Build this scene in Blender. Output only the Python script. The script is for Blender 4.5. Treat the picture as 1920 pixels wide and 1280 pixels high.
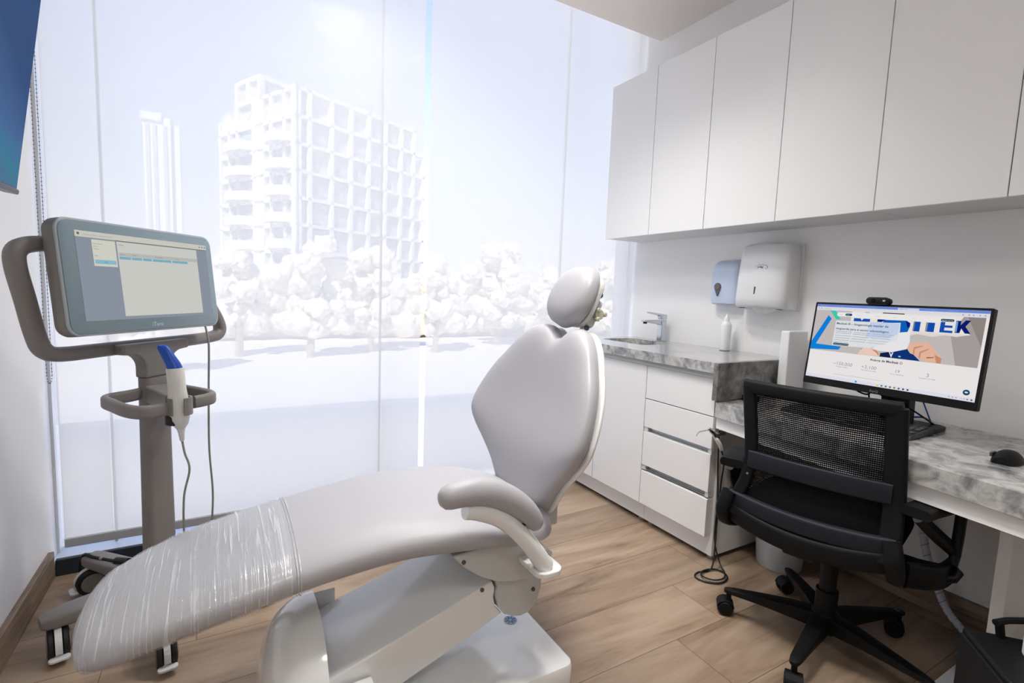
import bpy, bmesh, math, random
from mathutils import Matrix, Vector, noise

for o in list(bpy.data.objects):
    bpy.data.objects.remove(o, do_unlink=True)
SC = bpy.context.scene
COL = SC.collection
PI = math.pi

# ------------------------------------------------------------------ camera, world, sun, large lights, exposure
cam_d = bpy.data.cameras.new('camera')
cam_d.sensor_width = 36.0
cam_d.lens = 36.0 * 942.87 / 1920.0
cam_d.clip_start = 0.05
cam_d.clip_end = 1000
cam = bpy.data.objects.new('camera', cam_d)
COL.objects.link(cam)
_pitch, _roll, _yaw = math.radians(5.743), math.radians(-2.1476), math.radians(29.994)
_f = Vector((math.sin(_yaw) * math.cos(_pitch), math.cos(_yaw) * math.cos(_pitch), -math.sin(_pitch)))
_r0 = Vector((math.cos(_yaw), -math.sin(_yaw), 0))
_d0 = _f.cross(_r0)
_r = _r0 * math.cos(_roll) + _d0 * math.sin(_roll)
_d = -_r0 * math.sin(_roll) + _d0 * math.cos(_roll)
_m = Matrix.Identity(4)
for i in range(3):
    _m[i][0], _m[i][1], _m[i][2] = _r[i], -_d[i], -_f[i]
_m.translation = Vector((0, 0, 1.18))
cam.matrix_world = _m
SC.camera = cam

SC.view_settings.view_transform = 'Standard'
SC.view_settings.look = 'None'
SC.view_settings.exposure = 0.0
SC.view_settings.gamma = 1.0
SC.view_settings.use_curve_mapping = False

world = bpy.data.worlds.new('world')
SC.world = world
world.use_nodes = True
wn, wl = world.node_tree.nodes, world.node_tree.links
wn.clear()
_tc = wn.new('ShaderNodeTexCoord')
_sx = wn.new('ShaderNodeSeparateXYZ')
_rp = wn.new('ShaderNodeValToRGB')
_bg = wn.new('ShaderNodeBackground')
_wo = wn.new('ShaderNodeOutputWorld')
wl.new(_tc.outputs['Generated'], _sx.inputs[0])
wl.new(_sx.outputs['Z'], _rp.inputs[0])
_rp.color_ramp.elements[0].position = 0.0
_rp.color_ramp.elements[0].color = (1.0, 0.99, 0.97, 1)
_rp.color_ramp.elements[1].position = 0.62
_rp.color_ramp.elements[1].color = (0.21, 0.34, 0.74, 1)
_e = _rp.color_ramp.elements.new(0.18)
_e.color = (0.66, 0.78, 0.98, 1)
wl.new(_rp.outputs[0], _bg.inputs[0])
_bg.inputs[1].default_value = 1.65
wl.new(_bg.outputs[0], _wo.inputs[0])

sun_d = bpy.data.lights.new('sun', 'SUN')
sun_d.energy = 6.5
sun_d.angle = math.radians(1.0)
sun_d.color = (1.0, 0.95, 0.88)
sun = bpy.data.objects.new('sun', sun_d)
COL.objects.link(sun)
sun.rotation_euler = Vector((0.55, 0.62, -0.85)).to_track_quat('-Z', 'Y').to_euler()


def portal(name, x0, x1, y, z0, z1):
    d = bpy.data.lights.new(name, 'AREA')
    d.shape = 'RECTANGLE'
    d.size, d.size_y = x1 - x0, z1 - z0
    d.cycles.is_portal = True
    o = bpy.data.objects.new(name, d)
    COL.objects.link(o)
    o.location = ((x0 + x1) / 2, y, (z0 + z1) / 2)
    o.rotation_euler = (math.radians(-90), 0, 0)
    return o


FILL_LAMPS = [(1.15, 1.75), (0.95, 0.86), (0.60, 2.10)]   # round downlights added as unseen fill, built below
FILL_W = [96, 150, 70]
FILL_BEAM = [(125, 0.8), (82, 0.8), (165, 1.0)]
FILL_PANEL = (0.20, -0.70)                       # a square ceiling panel added as fill, unseen behind the camera

# ------------------------------------------------------------------ helpers
MW = {}


def S(r, g, b):
    def c(v):
        v /= 255.0
        return v / 12.92 if v <= 0.04045 else ((v + 0.055) / 1.055) ** 2.4
    return (c(r), c(g), c(b), 1.0)


def mat(name, col, rough=0.5, metal=0.0, spec=0.5, emit=None, es=1.0, coat=0.0, bump=0.0, bscale=200.0, sheen=0.0):
    m = bpy.data.materials.new(name)
    m.use_nodes = True
    n, l = m.node_tree.nodes, m.node_tree.links
    p = n['Principled BSDF']
    p.inputs['Base Color'].default_value = col
    p.inputs['Roughness'].default_value = rough
    p.inputs['Metallic'].default_value = metal
    p.inputs['Specular IOR Level'].default_value = spec
    p.inputs['Coat Weight'].default_value = coat
    p.inputs['Coat Roughness'].default_value = 0.08
    p.inputs['Sheen Weight'].default_value = sheen
    if emit:
        p.inputs['Emission Color'].default_value = emit
        p.inputs['Emission Strength'].default_value = es
    if bump:
        tc = n.new('ShaderNodeTexCoord')
        no = n.new('ShaderNodeTexNoise')
        no.inputs['Scale'].default_value = bscale
        no.inputs['Detail'].default_value = 3
        b = n.new('ShaderNodeBump')
        b.inputs['Strength'].default_value = bump
        b.inputs['Distance'].default_value = 0.002
        l.new(tc.outputs['Object'], no.inputs['Vector'])
        l.new(no.outputs['Fac'], b.inputs['Height'])
        l.new(b.outputs[0], p.inputs['Normal'])
    return m


def emis(name, col, strength=1.0):
    m = bpy.data.materials.new(name)
    m.use_nodes = True
    n, l = m.node_tree.nodes, m.node_tree.links
    n.clear()
    e = n.new('ShaderNodeEmission')
    o = n.new('ShaderNodeOutputMaterial')
    e.inputs[0].default_value = col
    e.inputs[1].default_value = strength
    l.new(e.outputs[0], o.inputs[0])
    return m


def thing(name, label, cat, loc=(0, 0, 0), rotz=0.0, group=None):
    o = bpy.data.objects.new(name, None)
    o.empty_display_size = 0.05
    COL.objects.link(o)
    o.location = loc
    o.rotation_euler = (0, 0, rotz)
    o['label'] = label
    o['category'] = cat
    if group:
        o['group'] = group
    MW[o] = Matrix.Translation(Vector(loc)) @ Matrix.Rotation(rotz, 4, 'Z')
    return o


def obj(name, bm, mats, parent=None, smooth=False, local=False, origin=None, angle=None):
    """link bm (built in world coordinates unless local) as one mesh object"""
    if not isinstance(mats, (list, tuple)):
        mats = [mats]
    if parent is not None:
        if not local:
            bm.transform(MW[parent].inverted())
    else:
        if origin is None:
            vs = [v.co for v in bm.verts]
            origin = Vector(((min(v.x for v in vs) + max(v.x for v in vs)) / 2,
                             (min(v.y for v in vs) + max(v.y for v in vs)) / 2, min(v.z for v in vs)))
        bm.transform(Matrix.Translation(-Vector(origin)))
    bmesh.ops.recalc_face_normals(bm, faces=bm.faces[:])
    me = bpy.data.meshes.new(name)
    if smooth:
        for f in bm.faces:
            f.smooth = True
        a = math.radians(angle if angle else 40)
        for e in bm.edges:
            if len(e.link_faces) == 2 and e.calc_face_angle(0) > a:
                e.smooth = False
    bm.to_mesh(me)
    bm.free()
    for m in mats:
        me.materials.append(m)
    o = bpy.data.objects.new(name, me)
    COL.objects.link(o)
    if parent is not None:
        o.parent = parent
        MW[o] = MW[parent]
    else:
        o.location = origin
        MW[o] = Matrix.Translation(Vector(origin))
    return o


def tag(o, label, cat, group=None):
    o['label'] = label
    o['category'] = cat
    if group:
        o['group'] = group
    return o


def struct(name, bm, mats, parent=None, smooth=False):
    o = obj(name, bm, mats, parent, smooth)
    if parent is None:
        o['kind'] = 'structure'
    return o


def NB():
    return bmesh.new()


def merge(bm, t, M=None, mi=0):
    if M is not None:
        t.transform(M)
    for f in t.faces:
        f.material_index = mi
    me = bpy.data.meshes.new('tmp')
    t.to_mesh(me)
    t.free()
    bm.from_mesh(me)
    bpy.data.meshes.remove(me)
    return bm


def box(bm, x0, x1, y0, y1, z0, z1, bev=0.0, mi=0, M=None, seg=2):
    t = bmesh.new()
    bmesh.ops.create_cube(t, size=1.0)
    t.transform(Matrix.Translation(((x0 + x1) / 2, (y0 + y1) / 2, (z0 + z1) / 2)) @
                Matrix.Diagonal((abs(x1 - x0), abs(y1 - y0), abs(z1 - z0), 1)))
    if bev:
        bmesh.ops.bevel(t, geom=t.edges[:], offset=bev, segments=seg, profile=0.5, affect='EDGES')
    return merge(bm, t, M, mi)


def prism(bm, poly, fn, w0, w1, mi=0, bev=0.0):
    """extrude the 2D polygon between w0 and w1; fn(u, v, w) -> point"""
    t = bmesh.new()
    a = [t.verts.new(fn(u, v, w0)) for u, v in poly]
    b = [t.verts.new(fn(u, v, w1)) for u, v in poly]
    n = len(poly)
    t.faces.new(a[::-1])
    t.faces.new(b)
    for i in range(n):
        j = (i + 1) % n
        t.faces.new((a[i], a[j], b[j], b[i]))
    bmesh.ops.recalc_face_normals(t, faces=t.faces[:])
    if bev:
        es = [e for e in t.edges if len(e.link_faces) == 2 and e.calc_face_angle(0) > 0.5]
        bmesh.ops.bevel(t, geom=es, offset=bev, segments=2, profile=0.5, affect='EDGES')
    return merge(bm, t, None, mi)


def cr(pts, n=6, closed=False):
    P = [Vector(p) for p in pts]
    out = []
    N = len(P)
    rng = range(N if closed else N - 1)
    for i in rng:
        if closed:
            a, b, c, d = P[(i - 1) % N], P[i], P[(i + 1) % N], P[(i + 2) % N]
        else:
            a, b, c, d = P[max(i - 1, 0)], P[i], P[i + 1], P[min(i + 2, N - 1)]
        for k in range(n):
            t = k / n
            out.append(0.5 * ((2 * b) + (-a + c) * t + (2 * a - 5 * b + 4 * c - d) * t * t + (-a + 3 * b - 3 * c + d) * t ** 3))
    if not closed:
        out.append(P[-1])
    return out


def loft(bm, rings, closed=False, cap=True, mi=0):
    t = bmesh.new()
    R = [[t.verts.new(p) for p in r] for r in rings]
    n = len(R[0])
    m = len(R)
    for i in range(m if closed else m - 1):
        A, B = R[i], R[(i + 1) % m]
        for j in range(n):
            k = (j + 1) % n
            t.faces.new((A[j], A[k], B[k], B[j]))
    if cap == 'strip' and not closed:                  # close the end rings with strips between facing points
        for E_ in (R[0], R[-1]):
            for k in range(n // 2):
                q = []
                for v in (E_[k], E_[k + 1], E_[n - k - 1], E_[(n - k) % n]):
                    if v not in q:
                        q.append(v)
                if len(q) > 2:
                    t.faces.new(q)
    elif cap and not closed:
        t.faces.new(R[0][::-1])
        t.faces.new(R[-1])
    bmesh.ops.recalc_face_normals(t, faces=t.faces[:])
    return merge(bm, t, None, mi)


def tube(bm, pts, r, n=10, closed=False, prof=None, up=None, mi=0, round_ends=False):
    P = [Vector(p) for p in pts]
    N = len(P)
    rad = r if isinstance(r, (list, tuple)) else [r] * N
    if len(rad) != N:
        rad = [rad[0] + (rad[-1] - rad[0]) * i / (N - 1) for i in range(N)] if len(rad) == 2 else \
              [rad[min(int(i / (N - 1) * (len(rad) - 1)), len(rad) - 2)] * (1 - (i / (N - 1) * (len(rad) - 1) - min(int(i / (N - 1) * (len(rad) - 1)), len(rad) - 2))) +
               rad[min(int(i / (N - 1) * (len(rad) - 1)), len(rad) - 2) + 1] * (i / (N - 1) * (len(rad) - 1) - min(int(i / (N - 1) * (len(rad) - 1)), len(rad) - 2)) for i in range(N)]
    if prof is None:
        prof = [(math.cos(2 * PI * k / n), math.sin(2 * PI * k / n)) for k in range(n)]
    T = []
    for i in range(N):
        if closed:
            d = P[(i + 1) % N] - P[(i - 1) % N]
        else:
            d = P[min(i + 1, N - 1)] - P[max(i - 1, 0)]
        T.append(d.normalized())
    if up is None:
        a = Vector((0, 0, 1)) if abs(T[0].z) < 0.9 else Vector((1, 0, 0))
        U = T[0].cross(a).normalized()
    rings = []
    for i in range(N):
        if up is not None:
            V = (Vector(up) - T[i] * T[i].dot(Vector(up))).normalized()
            U = V.cross(T[i]).normalized()
        else:
            U = (U - T[i] * T[i].dot(U)).normalized()
            V = T[i].cross(U)
        rings.append([P[i] + (U * a + V * b) * rad[i] for a, b in prof])
    if round_ends and not closed:
        pre, post = [], []
        for k in (3, 2, 1):
            ang = k / 3.0 * PI / 2 * 0.97
            pre.append([P[0] - T[0] * rad[0] * math.sin(ang) + (q - P[0]) * math.cos(ang) for q in rings[0]])
        for k in (1, 2, 3):
            ang = k / 3.0 * PI / 2 * 0.97
            post.append([P[-1] + T[-1] * rad[-1] * math.sin(ang) + (q - P[-1]) * math.cos(ang) for q in rings[-1]])
        rings = pre + rings + post
    return loft(bm, rings, closed=closed, mi=mi)


def lathe(bm, prof, M=None, n=24, mi=0, cap=True):
    rings = []
    for r, z in prof:
        rings.append([Vector((r * math.cos(2 * PI * k / n), r * math.sin(2 * PI * k / n), z)) for k in range(n)])
    if M is not None:
        rings = [[M @ p for p in R] for R in rings]
    return loft(bm, rings, cap=cap, mi=mi)


def cyl(bm, c, r, h, axis=(0, 0, 1), n=20, mi=0, bev=0.0):
    A = Vector(axis).normalized()
    M = Matrix.Translation(Vector(c)) @ A.to_track_quat('Z', 'Y').to_matrix().to_4x4()
    if bev:
        prof = [(r - bev, -h / 2), (r, -h / 2 + bev), (r, h / 2 - bev), (r - bev, h / 2)]
    else:
        prof = [(r, -h / 2), (r, h / 2)]
    return lathe(bm, prof, M, n, mi)


def rrect(w, h, r, k=4):
    out = []
    for cx, cy, a0 in ((w / 2 - r, h / 2 - r, 0), (-w / 2 + r, h / 2 - r, 90), (-w / 2 + r, -h / 2 + r, 180), (w / 2 - r, -h / 2 + r, 270)):
        for i in range(k + 1):
            a = math.radians(a0 + 90 * i / k)
            out.append((cx + r * math.cos(a), cy + r * math.sin(a)))
    return out


def sgp(c, p):
    return math.copysign(abs(c) ** p, c)


def text_into(bm, s, M, size, mi=0, bold=0.0, align='LEFT', ext=0.0):
    cu = bpy.data.curves.new('txt', 'FONT')
    cu.body = s
    cu.size = size
    cu.align_x = align
    cu.offset = bold
    cu.extrude = ext
    cu.resolution_u = 2
    o = bpy.data.objects.new('txt', cu)
    COL.objects.link(o)
    dg = bpy.context.evaluated_depsgraph_get()
    me = bpy.data.meshes.new_from_object(o.evaluated_get(dg))
    t = bmesh.new()
    t.from_mesh(me)
    bpy.data.objects.remove(o)
    bpy.data.curves.remove(cu)
    bpy.data.meshes.remove(me)
    return merge(bm, t, M, mi)


class Flat:
    """a flat picture (a lit screen): polygons in u right, v down, in shares of the screen, in thin layers"""
    def __init__(self, P0, U, V, N):
        self.P, self.U, self.V, self.N = Vector(P0), Vector(U), Vector(V), Vector(N)
        self.bm = bmesh.new()
        self.mats = []

    def mi(self, m):
        if m not in self.mats:
            self.mats.append(m)
        return self.mats.index(m)

    def at(self, u, v, k):
        return self.P + self.U * u + self.V * v + self.N * (0.00025 * k)

    def poly(self, pts, m, k):
        vs = [self.bm.verts.new(self.at(u, v, k)) for u, v in pts]
        f = self.bm.faces.new(vs)
        f.material_index = self.mi(m)

    def rect(self, u0, v0, u1, v1, m, k):
        self.poly([(u0, v0), (u1, v0), (u1, v1), (u0, v1)], m, k)

    def pill(self, u0, v0, u1, v1, m, k):
        asp = self.U.length / self.V.length
        w, h = (u1 - u0) * asp, v1 - v0
        r = min(w, h) / 2 * 0.98
        self.poly([((u0 + u1) / 2 + x / asp, (v0 + v1) / 2 + y) for x, y in rrect(w, h, r, 5)], m, k)

    def text(self, s, u, v, h, m, k, bold=0.0, align='LEFT'):
        M = Matrix.Identity(4)
        X, Y = self.U.normalized(), -self.V.normalized()
        Z = X.cross(Y)
        for i in range(3):
            M[i][0], M[i][1], M[i][2] = X[i], Y[i], Z[i]
        M.translation = self.at(u, v, k)
        text_into(self.bm, s, M, h * self.V.length, self.mi(m), bold, align)


# ------------------------------------------------------------------ materials
M_wall = mat('wall_paint', S(243, 242, 241), 0.75, spec=0.3, bump=0.05, bscale=120)
M_ceil = mat('ceiling_paint', S(246, 237, 229), 0.85, spec=0.2)
M_cab = mat('cabinet_white_laminate', S(240, 240, 239), 0.32, spec=0.45)
M_cab_in = mat('cabinet_carcass', S(214, 215, 214), 0.45)
M_seam = mat('seam_dark', S(70, 72, 72), 0.7)
M_alu = mat('brushed_aluminium', S(170, 172, 172), 0.35, metal=0.9)
M_strip = mat('grey_trim_strip', S(170, 174, 170), 0.4)
M_chrome = mat('chrome', S(200, 205, 210), 0.12, metal=1.0)
M_steel = mat('sink_steel', S(150, 150, 140), 0.3, metal=1.0)
M_vinyl = mat('grey_vinyl', S(174, 173, 177), 0.42, spec=0.45, bump=0.06, bscale=900)
M_white = mat('white_gloss_plastic', S(240, 241, 240), 0.16, spec=0.5, coat=1.0)
M_whitem = mat('white_matt_plastic', S(214, 216, 214), 0.4)
M_bracket = mat('painted_grey_white_metal', S(200, 202, 200), 0.35)
M_cart = mat('taupe_grey_plastic', S(128, 123, 120), 0.45, spec=0.4)
M_bezel = mat('blue_grey_bezel', S(122, 143, 152), 0.3, spec=0.5, coat=0.4)
M_rim = mat('pale_rim', S(165, 172, 175), 0.35)
M_black = mat('black_plastic', S(10, 10, 11), 0.5, spec=0.25)
M_black2 = mat('soft_black_plastic', S(14, 15, 17), 0.6, spec=0.22)
M_fabric = mat('black_fabric', S(8, 9, 11), 0.9, spec=0.08, bump=0.3, bscale=600)
M_band = mat('dark_slate_plastic', S(30, 34, 42), 0.55, spec=0.25)
M_rubber = mat('black_rubber', S(14, 14, 14), 0.6)
M_blue = mat('blue_tip_plastic', S(0, 70, 170), 0.35)
M_ivory = mat('ivory_plastic', S(214, 212, 206), 0.4)
M_beige = mat('beige_knob', S(196, 194, 172), 0.45)
M_cordg = mat('grey_cord', S(140, 140, 132), 0.5)
M_bluec = mat('blue_cable', S(20, 100, 190), 0.5)
M_cyanc = mat('cyan_cable', S(60, 160, 180), 0.5)
M_frame = mat('dark_window_frame', S(36, 46, 58), 0.45)
M_framew = mat('white_window_frame', S(225, 228, 232), 0.4)
M_bar = mat('blind_bar_grey', S(176, 178, 180), 0.5)
M_mullp = mat('pale_mullion', S(186, 190, 194), 0.5)
M_mull = mat('grey_mullion', S(120, 124, 128), 0.5)
M_dispb = mat('pale_blue_plastic', S(196, 208, 230), 0.3)
M_dispw = mat('white_dispenser_plastic', S(226, 227, 228), 0.2, coat=0.2)
M_paper = mat('white_paper', S(235, 235, 235), 0.8)
M_slot = mat('dark_slot', S(40, 42, 46), 0.3)
M_brown = mat('brown_window', S(110, 92, 90), 0.2)
M_slate = mat('slate_trim', S(84, 86, 92), 0.3)
M_legend = mat('legend_white', S(190, 194, 198), 0.6)
M_key = mat('key_grey', S(58, 62, 66), 0.5)
M_keyb = mat('keyboard_body', S(34, 37, 40), 0.5)
M_label = mat('grey_sticker', S(190, 192, 194), 0.6)
M_bin = mat('white_bin_plastic', S(205, 212, 222), 0.45)
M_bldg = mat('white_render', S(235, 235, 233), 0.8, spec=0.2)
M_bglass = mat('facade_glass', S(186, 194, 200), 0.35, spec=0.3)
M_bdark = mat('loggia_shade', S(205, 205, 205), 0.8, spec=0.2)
M_bark = mat('bark', S(178, 166, 150), 0.9)
M_ground = mat('pale_paving', S(232, 228, 218), 0.9, spec=0.1)
M_parapet = mat('white_parapet', S(196, 198, 200), 0.85, spec=0.2)
M_tv = mat('tv_bezel', S(44, 46, 58), 0.35)
M_sleeve = mat('white_spiral_wrap', S(205, 210, 216), 0.45)
M_case = mat('white_case', S(246, 247, 248), 0.35)


def noise_mat(name, stops, scale, rough, coords='Object', detail=8, dist=1.2, spec=0.5, stretch=(1, 1, 1), coat=0.0, second=None):
    m = bpy.data.materials.new(name)
    m.use_nodes = True
    n, l = m.node_tree.nodes, m.node_tree.links
    p = n['Principled BSDF']
    p.inputs['Roughness'].default_value = rough
    p.inputs['Specular IOR Level'].default_value = spec
    p.inputs['Coat Weight'].default_value = coat
    p.inputs['Coat Roughness'].default_value = 0.05
    g = n.new('ShaderNodeNewGeometry')
    mp = n.new('ShaderNodeMapping')
    mp.inputs['Scale'].default_value = stretch
    no = n.new('ShaderNodeTexNoise')
    no.inputs['Scale'].default_value = scale
    no.inputs['Detail'].default_value = detail
    no.inputs['Roughness'].default_value = 0.65
    no.inputs['Distortion'].default_value = dist
    r = n.new('ShaderNodeValToRGB')
    els = r.color_ramp.elements
    while len(els) < len(stops):
        els.new(0.5)
    for e, (pos, c) in zip(els, stops):
        e.position = pos
        e.color = c
    l.new(g.outputs['Position'], mp.inputs[0])
    l.new(mp.outputs[0], no.inputs['Vector'])
    l.new(no.outputs['Fac'], r.inputs[0])
    l.new(r.outputs[0], p.inputs['Base Color'])
    return m


M_stone = noise_mat('grey_granite', [(0.30, S(98, 100, 101)), (0.43, S(142, 143, 143)), (0.53, S(178, 177, 174)), (0.62, S(196, 194, 190)), (0.75, S(122, 124, 126))], 15, 0.12, coat=0.4, dist=0.7)
M_stone_end = noise_mat('dark_granite', [(0.30, S(58, 58, 57)), (0.45, S(98, 97, 94)), (0.56, S(124, 122, 118)), (0.68, S(150, 148, 144)), (0.8, S(88, 88, 88))], 16, 0.3, coat=0.1, dist=0.6)
M_leaf = noise_mat('hazy_leaves', [(0.3, S(222, 217, 200)), (0.5, S(232, 226, 210)), (0.7, S(240, 232, 218))], 1.2, 0.9, spec=0.1)  # bright haze put into the colour: leaves paled to look washed out


def wood_floor():
    m = bpy.data.materials.new('wood_plank_tile')
    m.use_nodes = True
    n, l = m.node_tree.nodes, m.node_tree.links
    p = n['Principled BSDF']
    g = n.new('ShaderNodeNewGeometry')
    s = n.new('ShaderNodeSeparateXYZ')
    l.new(g.outputs['Position'], s.inputs[0])

    def math_(op, a, b=None, clamp=False):
        k = n.new('ShaderNodeMath')
        k.operation = op
        k.use_clamp = clamp
        for i, v in enumerate((a, b)):
            if v is None:
                continue
            if isinstance(v, (int, float)):
                k.inputs[i].default_value = v
            else:
                l.new(v, k.inputs[i])
        return k.outputs[0]
    PW, PL = 0.2425, 1.2
    yy = math_('DIVIDE', math_('SUBTRACT', s.outputs['Y'], 1.11 - 20 * PW), PW)
    row = math_('FLOOR', yy)
    fy = math_('FRACT', yy)
    off = math_('MULTIPLY', math_('SUBTRACT', row, 20.0), 0.24)
    xx = math_('DIVIDE', math_('ADD', math_('SUBTRACT', math_('SUBTRACT', s.outputs['X'], 1.585), off), 12.0), PL)
    colm = math_('FLOOR', xx)
    fx = math_('FRACT', xx)
    ey = math_('MULTIPLY', math_('MINIMUM', fy, math_('SUBTRACT', 1.0, fy)), PW)
    ex = math_('MULTIPLY', math_('MINIMUM', fx, math_('SUBTRACT', 1.0, fx)), PL)
    e = math_('MINIMUM', ex, ey)
    joint = math_('LESS_THAN', e, 0.0011)
    # per plank random
    cmb = n.new('ShaderNodeCombineXYZ')
    l.new(row, cmb.inputs[0])
    l.new(colm, cmb.inputs[1])
    wn_ = n.new('ShaderNodeTexWhiteNoise')
    wn_.noise_dimensions = '2D'
    l.new(cmb.outputs[0], wn_.inputs['Vector'])
    # grain along X
    cg = n.new('ShaderNodeCombineXYZ')
    l.new(math_('ADD', math_('MULTIPLY', s.outputs['X'], 1.6), math_('MULTIPLY', wn_.outputs['Value'], 37.0)), cg.inputs[0])
    l.new(math_('MULTIPLY', s.outputs['Y'], 11.0), cg.inputs[1])
    l.new(math_('MULTIPLY', wn_.outputs['Value'], 9.0), cg.inputs[2])
    n1 = n.new('ShaderNodeTexNoise')
    n1.inputs['Scale'].default_value = 1.0
    n1.inputs['Detail'].default_value = 9
    n1.inputs['Roughness'].default_value = 0.62
    n1.inputs['Distortion'].default_value = 0.7
    l.new(cg.outputs[0], n1.inputs['Vector'])
    r = n.new('ShaderNodeValToRGB')
    els = r.color_ramp.elements
    els.new(0.5)
    els.new(0.5)
    for el, (pos, c) in zip(els, [(0.26, S(98, 78, 60)), (0.40, S(141, 119, 98)), (0.56, S(160, 139, 118)), (0.76, S(174, 155, 135))]):
        el.position = pos
        el.color = c
    l.new(n1.outputs['Fac'], r.inputs[0])
    hs = n.new('ShaderNodeHueSaturation')
    l.new(r.outputs[0], hs.inputs['Color'])
    l.new(math_('ADD', 0.88, math_('MULTIPLY', wn_.outputs['Value'], 0.2)), hs.inputs['Value'])
    mx = n.new('ShaderNodeMix')
    mx.data_type = 'RGBA'
    l.new(joint, mx.inputs['Factor'])
    l.new(hs.outputs[0], mx.inputs['A'])
    mx.inputs['B'].default_value = S(92, 70, 52)
    l.new(mx.outputs['Result'], p.inputs['Base Color'])
    p.inputs['Roughness'].default_value = 0.42
    p.inputs['Specular IOR Level'].default_value = 0.4
    b = n.new('ShaderNodeBump')
    b.inputs['Strength'].default_value = 0.12
    b.inputs['Distance'].default_value = 0.002
    l.new(n1.outputs['Fac'], b.inputs['Height'])
    l.new(b.outputs[0], p.inputs['Normal'])
    return m


M_floor = wood_floor()
M_base = noise_mat('wood_skirting', [(0.3, S(98, 80, 64)), (0.5, S(138, 118, 98)), (0.7, S(160, 140, 120))], 3, 0.5, stretch=(6, 1, 12))


def blind_mat():
    m = bpy.data.materials.new('translucent_screen_fabric')
    m.use_nodes = True
    n, l = m.node_tree.nodes, m.node_tree.links
    n.clear()
    out = n.new('ShaderNodeOutputMaterial')
    tr = n.new('ShaderNodeBsdfTransparent')
    tr.inputs[0].default_value = (1, 1, 1, 1)
    tl = n.new('ShaderNodeBsdfTranslucent')
    tl.inputs[0].default_value = (0.80, 0.758, 0.69, 1)
    df = n.new('ShaderNodeBsdfDiffuse')
    df.inputs[0].default_value = (0.85, 0.85, 0.86, 1)
    a = n.new('ShaderNodeMixShader')
    a.inputs[0].default_value = 0.18
    b = n.new('ShaderNodeMixShader')
    b.inputs[0].default_value = 0.20
    l.new(tl.outputs[0], a.inputs[1])
    l.new(df.outputs[0], a.inputs[2])
    l.new(a.outputs[0], b.inputs[1])
    l.new(tr.outputs[0], b.inputs[2])
    l.new(b.outputs[0], out.inputs[0])
    return m


M_blind = blind_mat()


def clear_mat(name, gl=0.06, tint=(1, 1, 1, 1), rough=0.02):
    m = bpy.data.materials.new(name)
    m.use_nodes = True
    n, l = m.node_tree.nodes, m.node_tree.links
    n.clear()
    out = n.new('ShaderNodeOutputMaterial')
    tr = n.new('ShaderNodeBsdfTransparent')
    tr.inputs[0].default_value = tint
    g = n.new('ShaderNodeBsdfGlossy')
    g.inputs['Roughness'].default_value = rough
    x = n.new('ShaderNodeMixShader')
    x.inputs[0].default_value = gl
    l.new(tr.outputs[0], x.inputs[1])
    l.new(g.outputs[0], x.inputs[2])
    l.new(x.outputs[0], out.inputs[0])
    return m


M_frost = bpy.data.materials.new('frosted_window_film')
M_frost.use_nodes = True
_n, _l = M_frost.node_tree.nodes, M_frost.node_tree.links
_n.clear()
_o, _t, _dd, _x = _n.new('ShaderNodeOutputMaterial'), _n.new('ShaderNodeBsdfTranslucent'), _n.new('ShaderNodeBsdfTransparent'), _n.new('ShaderNodeMixShader')
_t.inputs[0].default_value = (0.96, 0.945, 0.92, 1)
_x.inputs[0].default_value = 0.35
_l.new(_t.outputs[0], _x.inputs[1])
_l.new(_dd.outputs[0], _x.inputs[2])
_l.new(_x.outputs[0], _o.inputs[0])
M_glass = clear_mat('window_glass', 0.04)


def film_mat():
    m = bpy.data.materials.new('wrinkled_clear_film')
    m.use_nodes = True
    n, l = m.node_tree.nodes, m.node_tree.links
    n.clear()
    out = n.new('ShaderNodeOutputMaterial')
    g = n.new('ShaderNodeNewGeometry')
    mp = n.new('ShaderNodeMapping')
    mp.inputs['Scale'].default_value = (140, 4.5, 6)
    mp.inputs['Rotation'].default_value = (0, 0.0, 0.22)
    l.new(g.outputs['Position'], mp.inputs[0])
    no = n.new('ShaderNodeTexNoise')
    no.inputs['Scale'].default_value = 1.0
    no.inputs['Detail'].default_value = 6
    no.inputs['Distortion'].default_value = 1.0
    l.new(mp.outputs[0], no.inputs['Vector'])
    bu = n.new('ShaderNodeBump')
    bu.inputs['Strength'].default_value = 0.7
    bu.inputs['Distance'].default_value = 0.003
    l.new(no.outputs['Fac'], bu.inputs['Height'])
    tr = n.new('ShaderNodeBsdfTransparent')
    gl = n.new('ShaderNodeBsdfGlossy')
    gl.inputs['Roughness'].default_value = 0.22
    l.new(bu.outputs[0], gl.inputs['Normal'])
    df = n.new('ShaderNodeBsdfDiffuse')
    df.inputs[0].default_value = (0.88, 0.91, 0.95, 1)
    l.new(bu.outputs[0], df.inputs['Normal'])
    rp = n.new('ShaderNodeValToRGB')
    rp.color_ramp.elements[0].position = 0.53
    rp.color_ramp.elements[0].color = (0.16, 0.16, 0.16, 1)
    rp.color_ramp.elements[1].position = 0.70
    rp.color_ramp.elements[1].color = (0.62, 0.62, 0.62, 1)
    l.new(no.outputs['Fac'], rp.inputs[0])
    a = n.new('ShaderNodeMixShader')
    l.new(rp.outputs[0], a.inputs[0])
    l.new(tr.outputs[0], a.inputs[1])
    l.new(df.outputs[0], a.inputs[2])
    b = n.new('ShaderNodeMixShader')
    b.inputs[0].default_value = 0.16
    l.new(a.outputs[0], b.inputs[1])
    l.new(gl.outputs[0], b.inputs[2])
    l.new(b.outputs[0], out.inputs[0])
    return m


M_film = film_mat()


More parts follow.
